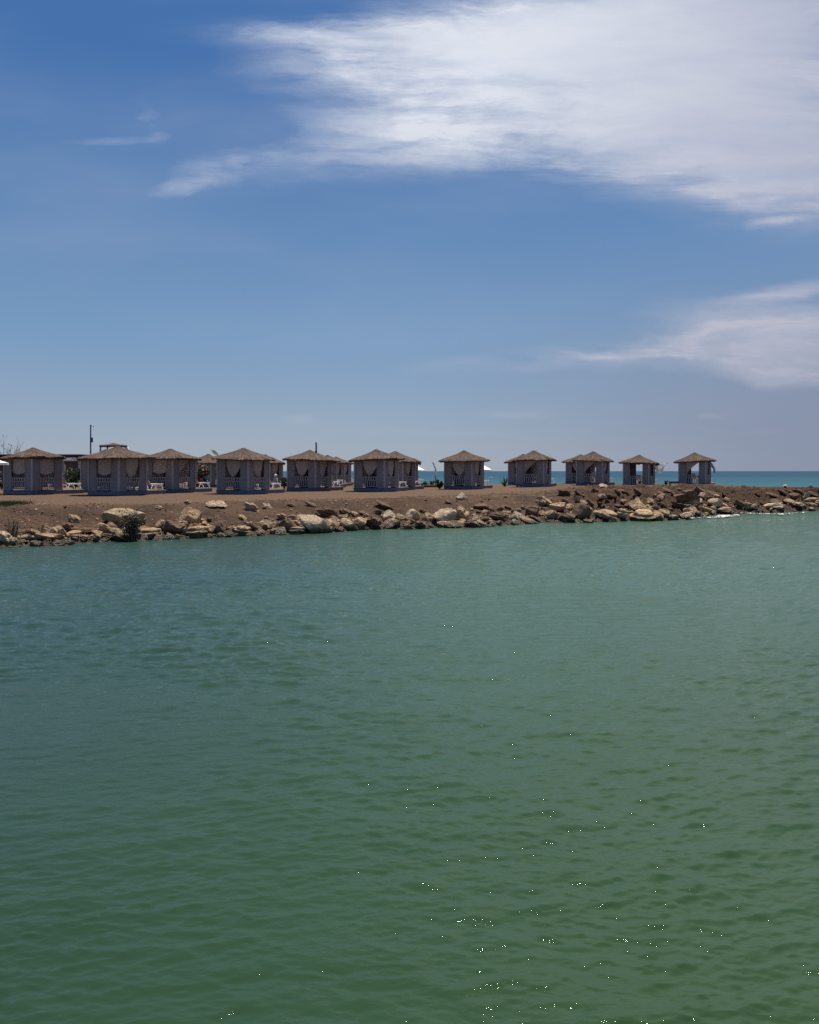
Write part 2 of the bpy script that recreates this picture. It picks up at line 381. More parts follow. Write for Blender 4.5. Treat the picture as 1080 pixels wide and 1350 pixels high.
for a in np.linspace(-4, -.5, 8): rows.append(fyv+a)
for a in np.linspace(0, 1.1, 120): rows.append((fyv-.5)+(eyv-fyv+.5)*a)
e2 = (fyv-.5)+(eyv-fyv+.5)*1.1
for a in np.linspace(0, 1, 110)[1:]: rows.append(e2+(84-e2)*a if True else 0)
for a in np.linspace(0, 1, 26)[1:]: rows.append(84+(far+16-84)*a)
Yg = np.array(rows); Yg = np.maximum.accumulate(Yg, axis=0); Xg = (pxs-540)/F*Yg
Zg = ground(Xg, Yg)
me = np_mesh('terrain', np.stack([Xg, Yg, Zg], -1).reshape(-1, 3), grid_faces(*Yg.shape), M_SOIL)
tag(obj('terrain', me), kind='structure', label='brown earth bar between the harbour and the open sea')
def hit(px, py):
    """ground point seen at a photo pixel"""
    Ys = np.arange(25, 125, .05); Xs = (px-540)/F*Ys
    z = H-(py-HZ)*Ys/F; g = np.maximum(ground(Xs, Ys), 0)
    k = np.argmax(z <= g); return float(Xs[k]), float(Ys[k]), float(g[k])
def gz(x, y): return float(ground(np.array([x]), np.array([y]))[0])
def at(px, Y): return (px-540)/F*Y

# ---------------------------------------------------------------- harbour water and open sea
WPX = np.concatenate([np.linspace(-1800, -160, 60)[:-1], np.arange(-160, 1240, 2.3), np.linspace(1240, 3000, 60)])
WPY = np.concatenate([np.linspace(2400, 1420, 60)[:-1], np.arange(1420, 900, -1.4), np.arange(900, 780, -1.), np.arange(780, 655, -.6), np.array([654., 650, 646, 643])])
Yr = H*F/(WPY-HZ); Yw = np.repeat(Yr[:, None], len(WPX), 1); Xw = (WPX[None, :]-540)/F*Yw
spacing = np.abs(np.gradient(Yr))[:, None]
Zw = np.zeros_like(Yw)
warp = .5*fbm(Xw*.25, Yw*.25, 3)
for i in range(130):
    L = .06*(1.9/.06)**random.random(); th = R(90) + random.gauss(R(8), R(27)); kx, ky = math.cos(th)*2*math.pi/L, math.sin(th)*2*math.pi/L
    amp = .0044*L*random.uniform(.5, 1.3)*(1.45 if L < .26 else 1.25*(.26/L)**.75)
    att = np.clip((L/(2.2*spacing)-.7)/.8, 0, 1)
    ph = kx*Xw+ky*Yw+random.uniform(0, 6.28)+warp*2.2
    Zw += amp*att*(np.sin(ph)+.40*np.sin(2*ph-1.57))
gust = .78+1.3*(fbm(Xw*.22, Yw*.10, 4)+.12)
Zw *= np.clip(gust, .4, 1.45)*(.70+.60*smooth(7, 16, Yw))*(1-.5*smooth(36, 62, Yw))
Vw = np.stack([Xw, Yw, Zw], -1).reshape(-1, 3); Fw = grid_faces(*Yw.shape)
nb = len(Vw); Vb = np.array([(-300,-60,-.22),(300,-60,-.22),(300,60,-.22),(-300,60,-.22)])
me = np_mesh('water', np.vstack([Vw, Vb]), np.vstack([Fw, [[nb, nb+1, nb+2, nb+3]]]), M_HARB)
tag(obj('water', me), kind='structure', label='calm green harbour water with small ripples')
mb = MB()
ys = [88, 100, 120, 160, 230, 350, 600, 1200, 3000, 9000, 22000]
xs = np.linspace(-1.6, 1.6, 17)
V = np.array([(a*max(y, 400) , y, -.05) for y in ys for a in xs])
tag(obj('sea', np_mesh('sea', V, grid_faces(len(ys), len(xs)), M_SEA)), kind='structure', label='blue open sea beyond the earth bar')

# foam along the shore on the right
def foam(name, pts, wid, label):
    n = len(pts); V = []; k = 9
    for (px, py) in pts:
        Y = H*F/(py-HZ); x = at(px, Y)
        q = float(fbm(np.array([px*.11]), np.array([py*.0+wid]), 3)[0])
        wv = wid*min(1.2, max(.03, .50+2.4*q))
        for j in range(k): 
            t = j/(k-1)-.5
            V.append((x, Y+t*wv*(1+.3*random.random()), .06+.035*math.cos(t*math.pi)+.012*random.random()))
    o = obj(name, np_mesh(name, V, grid_faces(n, k), M_FOAM)); return tag(o, label, kind='stuff')
fp = [(px, ip(px, [(970,677.3),(1000,678.4),(1030,678.8),(1050,677.6),(1068,676)])+random.uniform(-.2, .2)) for px in np.arange(971, 1066, 1.)]
foam('foam', fp, .55, 'thin white line of foam lapping the sandy shore')
for dy, wd_ in ((0, 1.1), (1.6, .6)):
  fp = [(px, dy+ip(px, [(878,683.8),(900,683.6),(920,682.2),(950,681.4),(972,679.8)])+random.uniform(-.2, .2)) for px in np.arange(878, 972, .9)]
  foam('foam', fp, wd_, 'white wash breaking over low rocks at the shore' if dy == 0 else 'thin outer line of wash in front of the low rocks')

# ---------------------------------------------------------------- rocks
def rock_mesh(seed, sub=4, planes=12, flatz=1., strata=0.):
    rg = random.Random(seed); bm = bmesh.new(); bmesh.ops.create_icosphere(bm, subdivisions=sub, radius=1)
    V = np.array([v.co[:] for v in bm.verts])
    for i in range(planes):
        n = np.array([rg.gauss(0, 1) for _ in range(3)]); n /= np.linalg.norm(n); d = rg.uniform(.42, .80)
        t = V@n-d; V = V-np.outer(np.maximum(t, 0), n)*rg.uniform(.85, 1)
    V /= np.abs(V).max(0)
    a, b = V[:, 0]*1.3+seed*3.7, V[:, 1]*1.3+V[:, 2]*1.1+seed
    d = .10*fbm(a+20, b+20, 4)+.05*fbm(a*3+7+V[:, 2]*2, b*3, 3)
    if strata: d = d+strata*np.clip(np.sin(V[:, 2]*11+V[:, 0]*3+2*fbm(a, b, 2)), -.5, .7)*.12
    L = np.linalg.norm(V, axis=1, keepdims=True); V = V*(1+d[:, None]/np.maximum(L, .3))
    for v, c in zip(bm.verts, V): v.co = c
    me = bpy.data.meshes.new('rock'); bm.to_mesh(me); bm.free()
    me.polygons.foreach_set('use_smooth', np.full(len(me.polygons), True))
    me.set_sharp_from_angle(angle=R(17)); return me
BIG = {}
def rmesh(kind, m, small):
    k = (kind, m.name, small)
    if k not in BIG:
        me = rock_mesh(kind*13+5, 3 if small else 4, 9+kind % 6, strata=[0, 0, 1., 0, .8, 0, 0, 1.2][kind % 8]); me.materials.append(m); BIG[k] = me
    return BIG[k]
T, PL, DK, LI = M_ROCK, M_PALE, M_DARK, M_LICH
main = [ # px, py, w, h (photo pixels), tilt, material, name
 (163,680.5,53,33,-4,LI,'boulder'),(5,711,24,22,0,PL,'boulder'),(25,702,15,10,0,DK,'rock'),(60,698,13.5,13,20,T,'boulder'),(96.5,684,16,12,-30,T,'boulder'),(91,695,17,12,-10,DK,'boulder'),
 (80,700.5,17,12,-25,T,'boulder'),(65,707.5,29,8,-4,T,'slab'),(94,705,23,10,8,T,'slab'),(115,697,27,15,5,DK,'boulder'),(135,697,20,14,10,T,'boulder'),(152,702,35,15,-25,LI,'slab'),(139,707,20,10,0,DK,'boulder'),(158,710,28,9,0,DK,'boulder'),
 (190,697,15,8,0,T,'rock'),(198,704,31,15,8,T,'boulder'),(213,692,13,12,-20,T,'rock'),(232,696,25,14,-20,DK,'boulder'),(208,709,14,8,0,PL,'rock'),(224,708,15,8,-10,PL,'rock'),(250,681,30,24,18,T,'boulder'),(262,703,32,18,12,T,'boulder'),
 (287,692,25,24,0,DK,'boulder'),(285,666,25,10,5,PL,'boulder'),(332,669,21,11,-30,PL,'slab'),(354,668,15,7,-45,PL,'slab'),(248,661.5,9,6,0,T,'rock'),(210,670,9,6,0,PL,'rock'),(351,692,15,12,-8,PL,'boulder'),(301,704,19,9,0,DK,'boulder'),
 (321,700,20,13,0,T,'boulder'),(331,705,14,10,0,T,'boulder'),(340,696,19,13,-10,DK,'boulder'),(377,692,21,20,-20,DK,'boulder'),(386,683,15,12,-35,T,'slab'),(369,701,16,11,0,PL,'boulder'),(391,701,26,12,8,PL,'boulder'),
 (416,693,42,22,-18,PL,'boulder'),(437,691,22,16,-40,T,'boulder'),(432,677,32,11,-12,DK,'slab'),(461,693,25,14,-30,PL,'boulder'),(472,689,22,17,5,T,'boulder'),(493,690,25,18,-15,DK,'boulder'),(512,680,18,14,0,PL,'boulder'),
 (509,668,30,6,-28,DK,'slab'),(518,691,23,13,5,T,'boulder'),(526,682,14,10,0,T,'rock'),(545,680,18,16,0,PL,'boulder'),(537,698,22,12,10,T,'boulder'),(553,693,17,12,20,DK,'boulder'),(564,682,15,13,0,T,'boulder'),(589,681,34,19,12,PL,'boulder'),
 (607,678,19,21,5,T,'boulder'),(600,692,30,10,3,T,'slab'),(620,693,17,10,-15,DK,'rock'),(609,655,15,10,-15,PL,'boulder'),(636,668,27,8,-8,DK,'slab'),(656,682,26,8,-4,DK,'slab'),(645,691,14,8,0,T,'rock'),(681,681,16,14,0,PL,'boulder'),
 (702,675,16,14,0,DK,'boulder'),(701,688,24,6,-22,T,'slab'),(707,684,22,6,-28,DK,'slab'),(714,658,15,9,-32,PL,'slab'),(736,669,20,11,5,T,'boulder'),(728,679,17,12,0,T,'boulder'),(745,682,23,13,0,DK,'boulder'),(768,675,25,20,0,DK,'boulder'),
 (800,680,24,14,-5,T,'boulder'),(794,640,13,5,0,PL,'slab'),(822,678,15,13,0,T,'boulder'),(838,667,22,14,15,T,'boulder'),(846,680,31,15,8,T,'boulder'),(866,680,17,13,0,T,'boulder'),(877,672,17,9,-25,DK,'slab'),(905,656,33,17,5,DK,'boulder'),
 (912,662,26,9,6,PL,'slab'),(943,663,18,11,0,PL,'boulder'),(913,673,14,9,0,T,'boulder'),(929,672,18,6,-15,T,'slab'),(904,679,17,6,0,PL,'slab'),(888,682,14,6,0,PL,'rock'),(928,684,17,4,3,T,'slab'),(952,672,22,7,5,T,'slab'),
 (1014,667.5,31,9,8,PL,'slab'),(986,667,13,8,-35,PL,'rock'),(996,668,11,7,20,T,'rock'),(1042,662,22,6,-20,T,'slab'),(1052,667,13,6,0,PL,'rock'),(1063,652,8,10,-35,PL,'rock'),(1072,659,16,8,5,T,'slab'),(1022,660,18,8,-15,DK,'slab'),(1036,641,8,4,0,PL,'rock'),
 (1049,655,17,9,-10,DK,'slab'),(975,664,13,8,-25,DK,'rock'),(896,668,26,5,-28,DK,'slab')]
ROCKS = []
used = []
for r in main: ROCKS.append(r); used.append((r[0], r[1], r[2], r[3]))
rr = random.Random(5)
tries = 0
while len(ROCKS) < 300 and tries < 6000:      # the riprap at the foot of the bank
    tries += 1
    px = rr.uniform(-60, 1130)
    if 970 < px < 1060 and rr.random() < .8: continue
    f = ip(px, FOOT); h0 = 25 if px < 700 else 32
    if px > 960: h0 = 14
    py = f-2-h0*rr.random()**1.7*(.9 if px < 600 else 1)
    wd = rr.uniform(7, 19)*(.66+.34*(py-640)/60); ht = wd*rr.uniform(.5, .85)
    if any(abs(px-a)/(b+wd)*2 < .5 and abs(py-c)/(d+ht)*2 < .48 for a, c, b, d in used): continue
    if 972 < px < 1068 and py > 671: continue
    m = rr.choice([T, T, T, T, DK, PL]) if py > f-17 else rr.choice([T, T, DK])
    nm = 'slab' if ht/wd < .56 else ('stone' if wd < 9 else 'rock')
    ROCKS.append((px, py, wd, ht, rr.uniform(-35, 20), m, nm)); used.append((px, py, wd, ht))
tries = 0
while len(ROCKS) < 352 and tries < 6000:      # brown slabs breaking out of the slope, mostly on the right
    tries += 1
    px = rr.choice([rr.uniform(735, 965), rr.uniform(735, 965), rr.uniform(820, 965), rr.uniform(990, 1110), rr.uniform(380, 720)])
    f = ip(px, FOOT); top = 643 if px > 740 else 662
    if 940 < px: top = 647
    py = rr.uniform(top, f-14) if f-14 > top else top
    wd = rr.uniform(9, 22); ht = wd*rr.uniform(.22, .42)
    if any(abs(px-a)/(b+wd)*2 < .5 and abs(py-c)/(d+ht)*2 < .6 for a, c, b, d in used): continue
    ROCKS.append((px, py, wd, ht, rr.uniform(-42, -15), DK, 'slab')); used.append((px, py, wd, ht))
tries = 0
while len(ROCKS) < 372 and tries < 3000:      # stray stones on the slope
    tries += 1
    px = rr.uniform(-20, 900); f = ip(px, FOOT)
    top = HZ + (H-1.42)*F/ip(px, EDGE)
    py = rr.uniform(top+1, f-16) if f-16 > top+1 else top+1
    wd = rr.uniform(2.6, 5.5)
    if any(abs(px-a)/(b+wd)*2 < 1 and abs(py-c)/(d+wd)*2 < 1 for a, c, b, d in used): continue
    ROCKS.append((px, py, wd, wd*.65, rr.uniform(-30, 20), rr.choice([T, PL, DK]), 'stone')); used.append((px, py, wd, wd))
HPX = [42, 155, 228, 320, 407, 495, 611, 703, 784, 843, 915, 1000, 1060]
ORD = ['first', 'second', 'third', 'fourth', 'fifth', 'sixth', 'seventh', 'eighth', 'ninth', 'tenth', 'eleventh', 'twelfth', 'thirteenth', 'fourteenth', 'fifteenth', 'sixteenth']
TONE = {'tan_rock': 'tan', 'pale_rock': 'pale', 'brown_rock': 'brown', 'lichen_rock': 'mossy'}
def sector(px):
    if px > 1030: return 'at the right edge'
    if px > 960: return 'right of the last hut'
    i = int(np.argmin([abs(px-h) for h in HPX[:11]]))
    return 'below the leftmost hut' if i == 0 else 'below the rightmost hut' if i == 10 else f'below the {ORD[i]} front hut'
buckets = {}
for i, r in enumerate(ROCKS):
    px, py, wd, ht = r[:4]; f = ip(px, FOOT)
    zone = 'at the waterline' if py+ht/2 > f-5 else ('on the lower slope' if py > f-22 else 'high on the slope')
    sz = 'huge' if wd > 45 else 'large' if wd > 22 else 'middling' if wd > 12 else 'small'
    buckets.setdefault((sz, TONE[r[5].name], r[6], zone, sector(px)), []).append((px, i))
LAB = {}
for kx, lst in buckets.items():
    lst.sort(); sz, tn, nm, zone, sec = kx; base = f'{sz} {tn} {nm} {zone} {sec}'
    for j, (px, i) in enumerate(lst):
        n = len(lst)
        LAB[i] = base if n == 1 else base+(', leftmost such' if j == 0 else ', rightmost such' if j == n-1 else f', {ORD[j]} from left')
LAB[0] = 'huge pale lichen-stained boulder with a dark overhung underside behind the dark bush'
for i, (px, py, wd, ht, tilt, m, nm) in enumerate(ROCKS):
    bot = py+ht*.5
    x, y, g0 = hit(px, min(bot, ip(px, FOOT)+1.5)-ht*.12)
    y2 = y + .15*wd/F*y; x2 = at(px, y2)
    if 0 < i < len(main): wd *= 1.14; ht *= 1.14
    W2 = wd/F*y2/2; H2 = ht/F*y2/2
    zc = H-(py-HZ)*y2/F
    if i > 0: zc = min(zc, gz(x2, y2)+H2*.85)
    if i > 0 and i < len(main): zc = max(zc, gz(x2, y2)+H2*.1)
    zc -= H2*.08
    sy = W2*random.uniform(.75, 1.1) if nm != 'slab' else W2*random.uniform(.6, 1.)
    if i == 0: sy = W2*.7; zc += 0
    small = wd < 13
    if i == 0:
        me = rock_mesh(78, 5, 4, strata=.35); V = np.array([v.co[:] for v in me.vertices]); zz = np.clip(-V[:, 2], 0, 1)
        V[:, 2] = np.where(V[:, 2] > 0, V[:, 2]*.9, V[:, 2]); V[:, 0] = V[:, 0]*(1-.60*zz**1.6)+.36*zz**1.3; V[:, 1] *= 1-.35*zz; me.vertices.foreach_set('co', V.astype(np.float32).ravel()); me.materials.append(m)
        o = obj('boulder', me, loc=(x2, y2, zc), scale=(W2*1.04, W2*.72, H2*1.04)); tag(o, LAB[0], 'boulder', 'rocks along the bank', 'thing'); continue
    me = rmesh(3 if i == 0 else random.randrange(10), m, small)
    o = obj(nm, me, loc=(x2, y2, zc), scale=(W2*1.05, sy, H2*1.08))
    o.rotation_euler = (R(random.uniform(-12, 12)), R(-tilt), R(random.uniform(-15, 15)) if wd > 12 else R(random.uniform(-60, 60)))
    tag(o, LAB[i], nm if nm != 'slab' else 'rock slab', 'rocks along the bank', 'thing')

# ---------------------------------------------------------------- huts
SD = 2.55; WT = 2.42; DK_L = 2.0; FL = .27
C = {}
def cached(k, f):
    if k not in C: C[k] = f()
    return C[k]
def platform_mesh():
    b = MB(); b.box(-SD-.06, .06, -.06, SD+DK_L, .015, FL-.03); b.box(-SD-.09, .09, -.09, SD+DK_L+.03, FL-.028, FL)
    for x in (-SD+.05, -SD/2, -.05):
        for y in (.05, SD/2, SD, SD+DK_L-.15): b.box(x-.06, x+.06, y-.045, y+.06, -.35, .013)
    return b.mesh('platform', M_BASE, .006)
def deckboards_mesh():
    b = MB(); n = 14
    for i in range(n):
        y0 = SD+.02+i*(DK_L-.04)/n; b.box(-SD-.05, .05, y0, y0+(DK_L-.04)/n-.012, FL+.004, FL+.024)
    return b.mesh('deck', M_DECK)
def post_mesh():
    b = MB(); b.box(-.055, .055, -.055, .055, FL+.002, WT); return b.mesh('corner_post', M_POST, .006)
PW, OP = .60, 1.27      # wall panel and opening widths along a side: post | panel | opening | panel | post
def panel_mesh():
    b = MB(); b.box(0, PW-.06, -.018, .018, FL+.003, WT-.002); b.box(-.03, .012, -.028, .028, FL+.003, WT-.003); b.box(PW-.072, PW-.02, -.03, .03, FL+.003, WT-.003)
    b.box(.012, PW-.072, -.024, .024, 1.02, 1.07)
    return b.mesh('wall_panel', M_SIDE)
def rail_mesh():
    b = MB(); w2 = SD-2*PW-.02
    b.box(0, w2, -.025, .025, 1.10, 1.15); b.box(0, w2, -.02, .02, .86, .90); b.box(0, w2, -.02, .02, .36, .40)
    for i in range(6):
        x = (i+.5)*w2/6; b.box(x-.035, x+.035, -.014, .014, .902, 1.098)
    for i in range(7):
        x = (i+.5)*w2/7; b.box(x-.03, x+.03, -.012, .012, .402, .858)
    return b.mesh('railing', M_POST)
def beam_mesh():
    b = MB()
    for (x0, x1, y0, y1) in ((-SD-.05, .05, -.05, .05), (-SD-.05, .05, SD-.05, SD+.05), (-SD-.05, -SD+.05, .052, SD-.052), (-.05, .05, .052, SD-.052)): b.box(x0, x1, y0, y1, WT+.002, WT+.12)
    return b.mesh('roof_beam', M_DKWOOD)
def roof_mesh(seed, Rv=2.4, hp=.86):
    rg = np.random.default_rng(seed); ns, nr = 144, 15; V = []; UV = []
    ang = np.arange(ns)/ns*2*np.pi; jag = rg.normal(0, 1, ns)
    octr = math.cos(math.pi/8)/np.cos(((ang+math.pi/8) % (math.pi/4))-math.pi/8)
    octr = .1+.9*octr
    lump = fbm(np.cos(ang)*3+seed*5, np.sin(ang)*3, 3)
    for j in range(nr):
        t = j/(nr-1); r = Rv*t*octr*(1+(.012*jag+.015*lump)*t)
        z = hp*(1-t)-.02*math.sin(math.pi*t)+.10*math.exp(-(t/.22)**2)*(1-t)-(.06*math.exp(-(t/.05)**2))+.06*lump*t+.014*jag*t - .05*max(0, t-.85)/.15
        z = z+.016*rg.normal(0, 1, ns)*t
        V += [(r[i]*math.cos(ang[i]), r[i]*math.sin(ang[i]), z[i]) for i in range(ns)]; UV += [(ang[i]/6.283, t) for i in range(ns)]
    low = V[-ns:]
    V += [(x*.985, y*.985, z-.10-.02*abs(jag[i])) for i, (x, y, z) in enumerate(low)]; UV += [(a/6.283, 1.05) for a in ang]
    V += [(x*.1, y*.1, hp-.13) for (x, y, z) in low]; UV += [(a/6.283, .1) for a in ang]
    i = np.arange((nr+2)*ns).reshape(nr+2, ns); j = np.roll(i, -1, 1)
    Fq = np.stack([i[:-1], i[1:], j[1:], j[:-1]], -1).reshape(-1, 4)
    me = np_mesh('thatch_roof', V, Fq, M_THATCH, uv=UV); me.set_sharp_from_angle(angle=R(40)); return me
def cap_mesh():
    b = MB(); b.lathe([(.001, .055), (.09, .045), (.19, .0), (.25, -.07), (.18, -.10)], seg=14); return b.mesh('roof_cap', M_THATCH, smooth=True)
def curtain_mesh(kind, seed=0):
    """hangs in the plane y=0, x from 0 to the opening width; 'tied' narrows to a knot, 'drawn' hangs straight"""
    rg = random.Random(seed); w2 = SD-2*PW-.02; nz, nx = 26, 40; V = []
    zt = WT-.02; c = w2*rg.uniform(.38, .62) if kind == 'tied' else w2/2
    zb = {'tied': .95, 'drawn': rg.uniform(.42, .66), 'half': 1.2, 'full': .45, 'short': 1.28+.12*rg.random()}[kind]; kn = rg.uniform(1.10, 1.30)
    for j in range(nz):
        t = j/(nz-1); z = zt+(zb-zt)*t
        for i in range(nx):
            s = i/(nx-1)
            if kind == 'tied':
                if z > kn: q = ((z-kn)/(zt-kn)); hw = .06+.96*min(1, q*1.25)**.62
                else: hw = .06+.16*(kn-z)/(kn-zb)
                x0 = max(0, c-hw*c); x1 = min(w2, c+hw*(w2-c)); x = x0+(x1-x0)*s
            elif kind == 'half':
                q = (1-t)**1.6; x1 = .18+(w2-.18)*q; x = x1*s
            else: x = w2*s
            if kind == 'short': x += 0
            y = .022*math.sin(s*34+seed)+.012*math.sin(s*71+t*2)
            V.append((x, y, z + (abs(.10*math.sin(s*3.1+seed)*t) if kind == 'drawn' else .22*t*(abs(s-.45)**1.3)*2 if kind == 'short' else 0)))
    return np_mesh('curtain', V, grid_faces(nz, nx), M_CURT)
def swag_mesh(seed):
    """loose curtain tied at the seaward post, bellying outwards"""
    V = []; nz, nx = 22, 12; rg = random.Random(seed); b_ = rg.uniform(.25, .5)
    for j in range(nz):
        t = j/(nz-1); z = WT-.05-(WT-.9)*t
        for i in range(nx):
            s = i/(nx-1); V.append((-.08-.05*math.sin(s*9), .06+s*(.10+b_*math.sin(min(1, t*1.4)*math.pi)*.55)+b_*t*t*.8*0.6, z))
    return np_mesh('curtain', V, grid_faces(nz, nx), M_CURT)
G_HUT = 'thatched beach huts along the earth bar'
def hut(px, D, yaw, label, z=None, roof=(1, 1, 1), seed=0, back='drawn', front='tied', side='tied', far='drawn', swag=True, row=True):
    x = at(px, D); cy = math.cos(R(yaw)); sy_ = math.sin(R(yaw))
    if z is None: z = gz(x, D)
    t = empty('beach_hut', (x, D, z), -R(yaw)); tag(t, label, 'beach hut', G_HUT)
    obj('platform', cached('plat', platform_mesh), t); obj('deck', cached('deck', deckboards_mesh), t)
    for q in ((0, 0), (-SD, 0), (0, SD), (-SD, SD)): obj('corner_post', cached('post', post_mesh), t, loc=(q[0], q[1], 0))
    # sides: origin and direction
    sides = [((-SD, 0), 0), ((0, 0), 90), ((-SD, SD), 0), ((-SD, 0), 90)]
    for k, ((ox, oy), a) in enumerate(sides):
        ca, sa = math.cos(R(a)), math.sin(R(a))
        for off in (.09, SD-PW+.00):
            obj('wall_panel', cached('panel', panel_mesh), t, loc=(ox+ca*off, oy+sa*off, 0), rot=(0, 0, R(a)))
        st = PW+.04
        if k != 2: obj('railing', cached('rail', rail_mesh), t, loc=(ox+ca*st, oy+sa*st, 0), rot=(0, 0, R(a)))
        kind = (front, side, back, far)[k]
        if kind:
            inn = (0, .09) if k == 0 else (-.09, 0) if k == 1 else (0, -.09) if k == 2 else (.09, 0)
            sd_ = (seed*7+k*3) % 9
            obj('curtain', cached(('c', kind, sd_), lambda: curtain_mesh(kind, sd_)), t, loc=(ox+ca*st+inn[0], oy+sa*st+inn[1], 0), rot=(0, 0, R(a)))
    if swag: obj('curtain', cached(('s', seed % 4), lambda: swag_mesh(seed % 4)), t, loc=(0, SD+.02, 0))
    obj('roof_beam', cached('beam', beam_mesh), t)
    rf = obj('thatch_roof', cached(('roof', seed % 5), lambda: roof_mesh(seed % 5)), t, loc=(-SD/2, SD/2, WT+.10), rot=(R((seed*53 % 5)-2), R((seed*31 % 5)-2), R(yaw+11+(seed*37 % 9))), scale=roof)
    obj('roof_cap', cached('cap', cap_mesh), rf, loc=(0, 0, .88))
    return t
def world_of(t, lx, ly, lz=0):
    a = t.rotation_euler.z; return (t.location.x+lx*math.cos(a)-ly*math.sin(a), t.location.y+lx*math.sin(a)+ly*math.cos(a), t.location.z+lz)

# white plastic sun lounger, foot end along +y
def l_frame():
    b = MB()
    for s in (-.30, .30): b.box(s-.035, s+.035, 0, 1.25, .34, .42)
    b.box(-.269, .269, 1.19, 1.25, .34, .415); b.box(-.264, .264, -.03, .03, .34, .415)
    for i in range(9): b.box(-.263, .263, .06+i*.125, .15+i*.125, .385, .402)
    return b.mesh('frame', M_WHITE, .008)
def l_leg():
    b = MB(); b.tube([(0, -.12, .0), (0, -.05, .19), (0, .03, .338)], [.036, .034, .042], 8); b.bar((0, -.03, .2), (0, .22, .338), .026); return b.mesh('leg', M_WHITE, smooth=True)
def l_back():
    b = MB(); 
    for s in (-.30, .27): b.box(s, s+.03, 0, .80, -.02, .02)
    b.box(-.269, .269, .77, .80, -.018, .018)
    return b.mesh('backrest', M_WHITE, .006)
def l_sling(): b = MB(); b.box(-.266, .266, .03, .768, -.008, .008); return b.mesh('sling', M_MESH)
G_L = 'white sun loungers on the hut decks'
def lounger(x, y, z, rz, label, tilt=52, group=G_L):
    t = empty('sun_lounger', (x, y, z), rz); tag(t, label, 'sun lounger', group)
    obj('frame', cached('lf', l_frame), t)
    for sx in (-.30, .30):
        obj('leg', cached('ll', l_leg), t, loc=(sx, .12, 0)); obj('leg', cached('ll', l_leg), t, loc=(sx, 1.12, 0), rot=(0, 0, R(180)))
    bk = obj('backrest', cached('lb', l_back), t, loc=(0, .02, .38), rot=(R(tilt), 0, R(180)))
    obj('sling', cached('ls', l_sling), bk)
    return t
def table_mesh(): b = MB(); b.box(-.35, .35, -.35, .35, .70, .74); return b.mesh('tabletop', M_DKWOOD, .006)
def tleg_mesh(): b = MB(); b.bar((0, 0, 0), (0, 0, .698), .025); return b.mesh('leg', M_DKWOOD)
def table(x, y, z, rz, label):
    t = empty('table', (x, y, z), rz); tag(t, label, 'table', 'dark tables inside the huts')
    obj('tabletop', cached('tt', table_mesh), t)
    for a in (-.29, .29):
        for b_ in (-.29, .29): obj('leg', cached('tl', tleg_mesh), t, loc=(a, b_, 0))

FR = [ # px of the near corner, depth, yaw, z, roof scale, extras, label
 (42, 54.9, 23.5, None, (0.9, 0.9, 0.76), dict(front='short', side='short'), 'leftmost grey beach hut with a shaggy low thatched roof'),
 (156.5, 53.2, 23.5, None, (1.08, 1.08, 0.78), dict(front='short'), 'second front hut from left with a wide thatched roof, nearest the huge boulder'),
 (227.8, 59.4, 23.5, None, (1.0, 1.0, 0.8), dict(front='short', side='half'), 'third front hut from left, just left of the pink flowering shrub'),
 (327.2, 56.2, 23.5, None, (0.98, 0.98, 0.78), dict(), 'fourth front hut from left with a knobbed thatched roof'),
 (416, 64.3, 23.5, None, (0.95, 0.95, 0.82), dict(), 'fifth front hut from left, in front of the dark cypress'),
 (506.7, 62.8, 23.5, None, (0.95, 0.95, 0.84), dict(), 'sixth front hut from left, with a deck lounger on its right'),
 (622, 69.9, 28, None, (0.95, 0.95, 0.9), dict(swag=False), 'seventh front hut from left, alone between two gaps of sea'),
 (716.7, 75.2, 24.5, 1.75, (0.89, 0.89, 0.95), dict(front='half', swag=False), 'eighth front hut from left, beside the spiky agave'),
 (794.4, 79.6, 28, 1.78, (0.86, 0.86, 0.93), dict(front='half', back='half', swag=False), 'ninth front hut from left, behind the pale slab on the crest'),
 (855.6, 82.2, 29, 1.55, (0.86, 0.86, 0.86), dict(front=None, back=None, side=None, far='tied', swag=False), 'tenth front hut from left, open through to the sea, white curtain blowing out'),
 (930.4, 80.6, 30.5, 1.70, (0.86, 0.86, 0.92), dict(front='half', back=None, side='tied', far='drawn', swag=False), 'rightmost beach hut, last on the crest with a half-drawn curtain')]
HW = ['the leftmost hut', 'the second front hut', 'the third front hut', 'the fourth front hut', 'the fifth front hut', 'the sixth front hut', 'the seventh front hut', 'the eighth front hut', 'the ninth front hut', 'the open tenth hut', 'the rightmost hut']
FH = []
for i, (px, D, yaw, z, rs, kw, lb) in enumerate(FR):
    t = hut(px, D, yaw, lb, z, rs, seed=i, **kw); FH.append(t)
    a = t.rotation_euler.z
    p = world_of(t, -.5, SD+.70, FL+.03); lounger(*p, a+R(random.uniform(-4, 4)), f'white sun lounger on the deck right of {HW[i]}, nearer the camera', 50+random.uniform(-6, 8))
    p = world_of(t, -1.75, SD+.62, FL+.03); lounger(*p, a+R(random.uniform(-6, 6)), f'white sun lounger behind {HW[i]}, glimpsed through its openings', 45)
    if i not in (9,):
        p = world_of(t, -1.2, 1.1, FL); table(*p, a, f'small dark square table inside {HW[i]}')
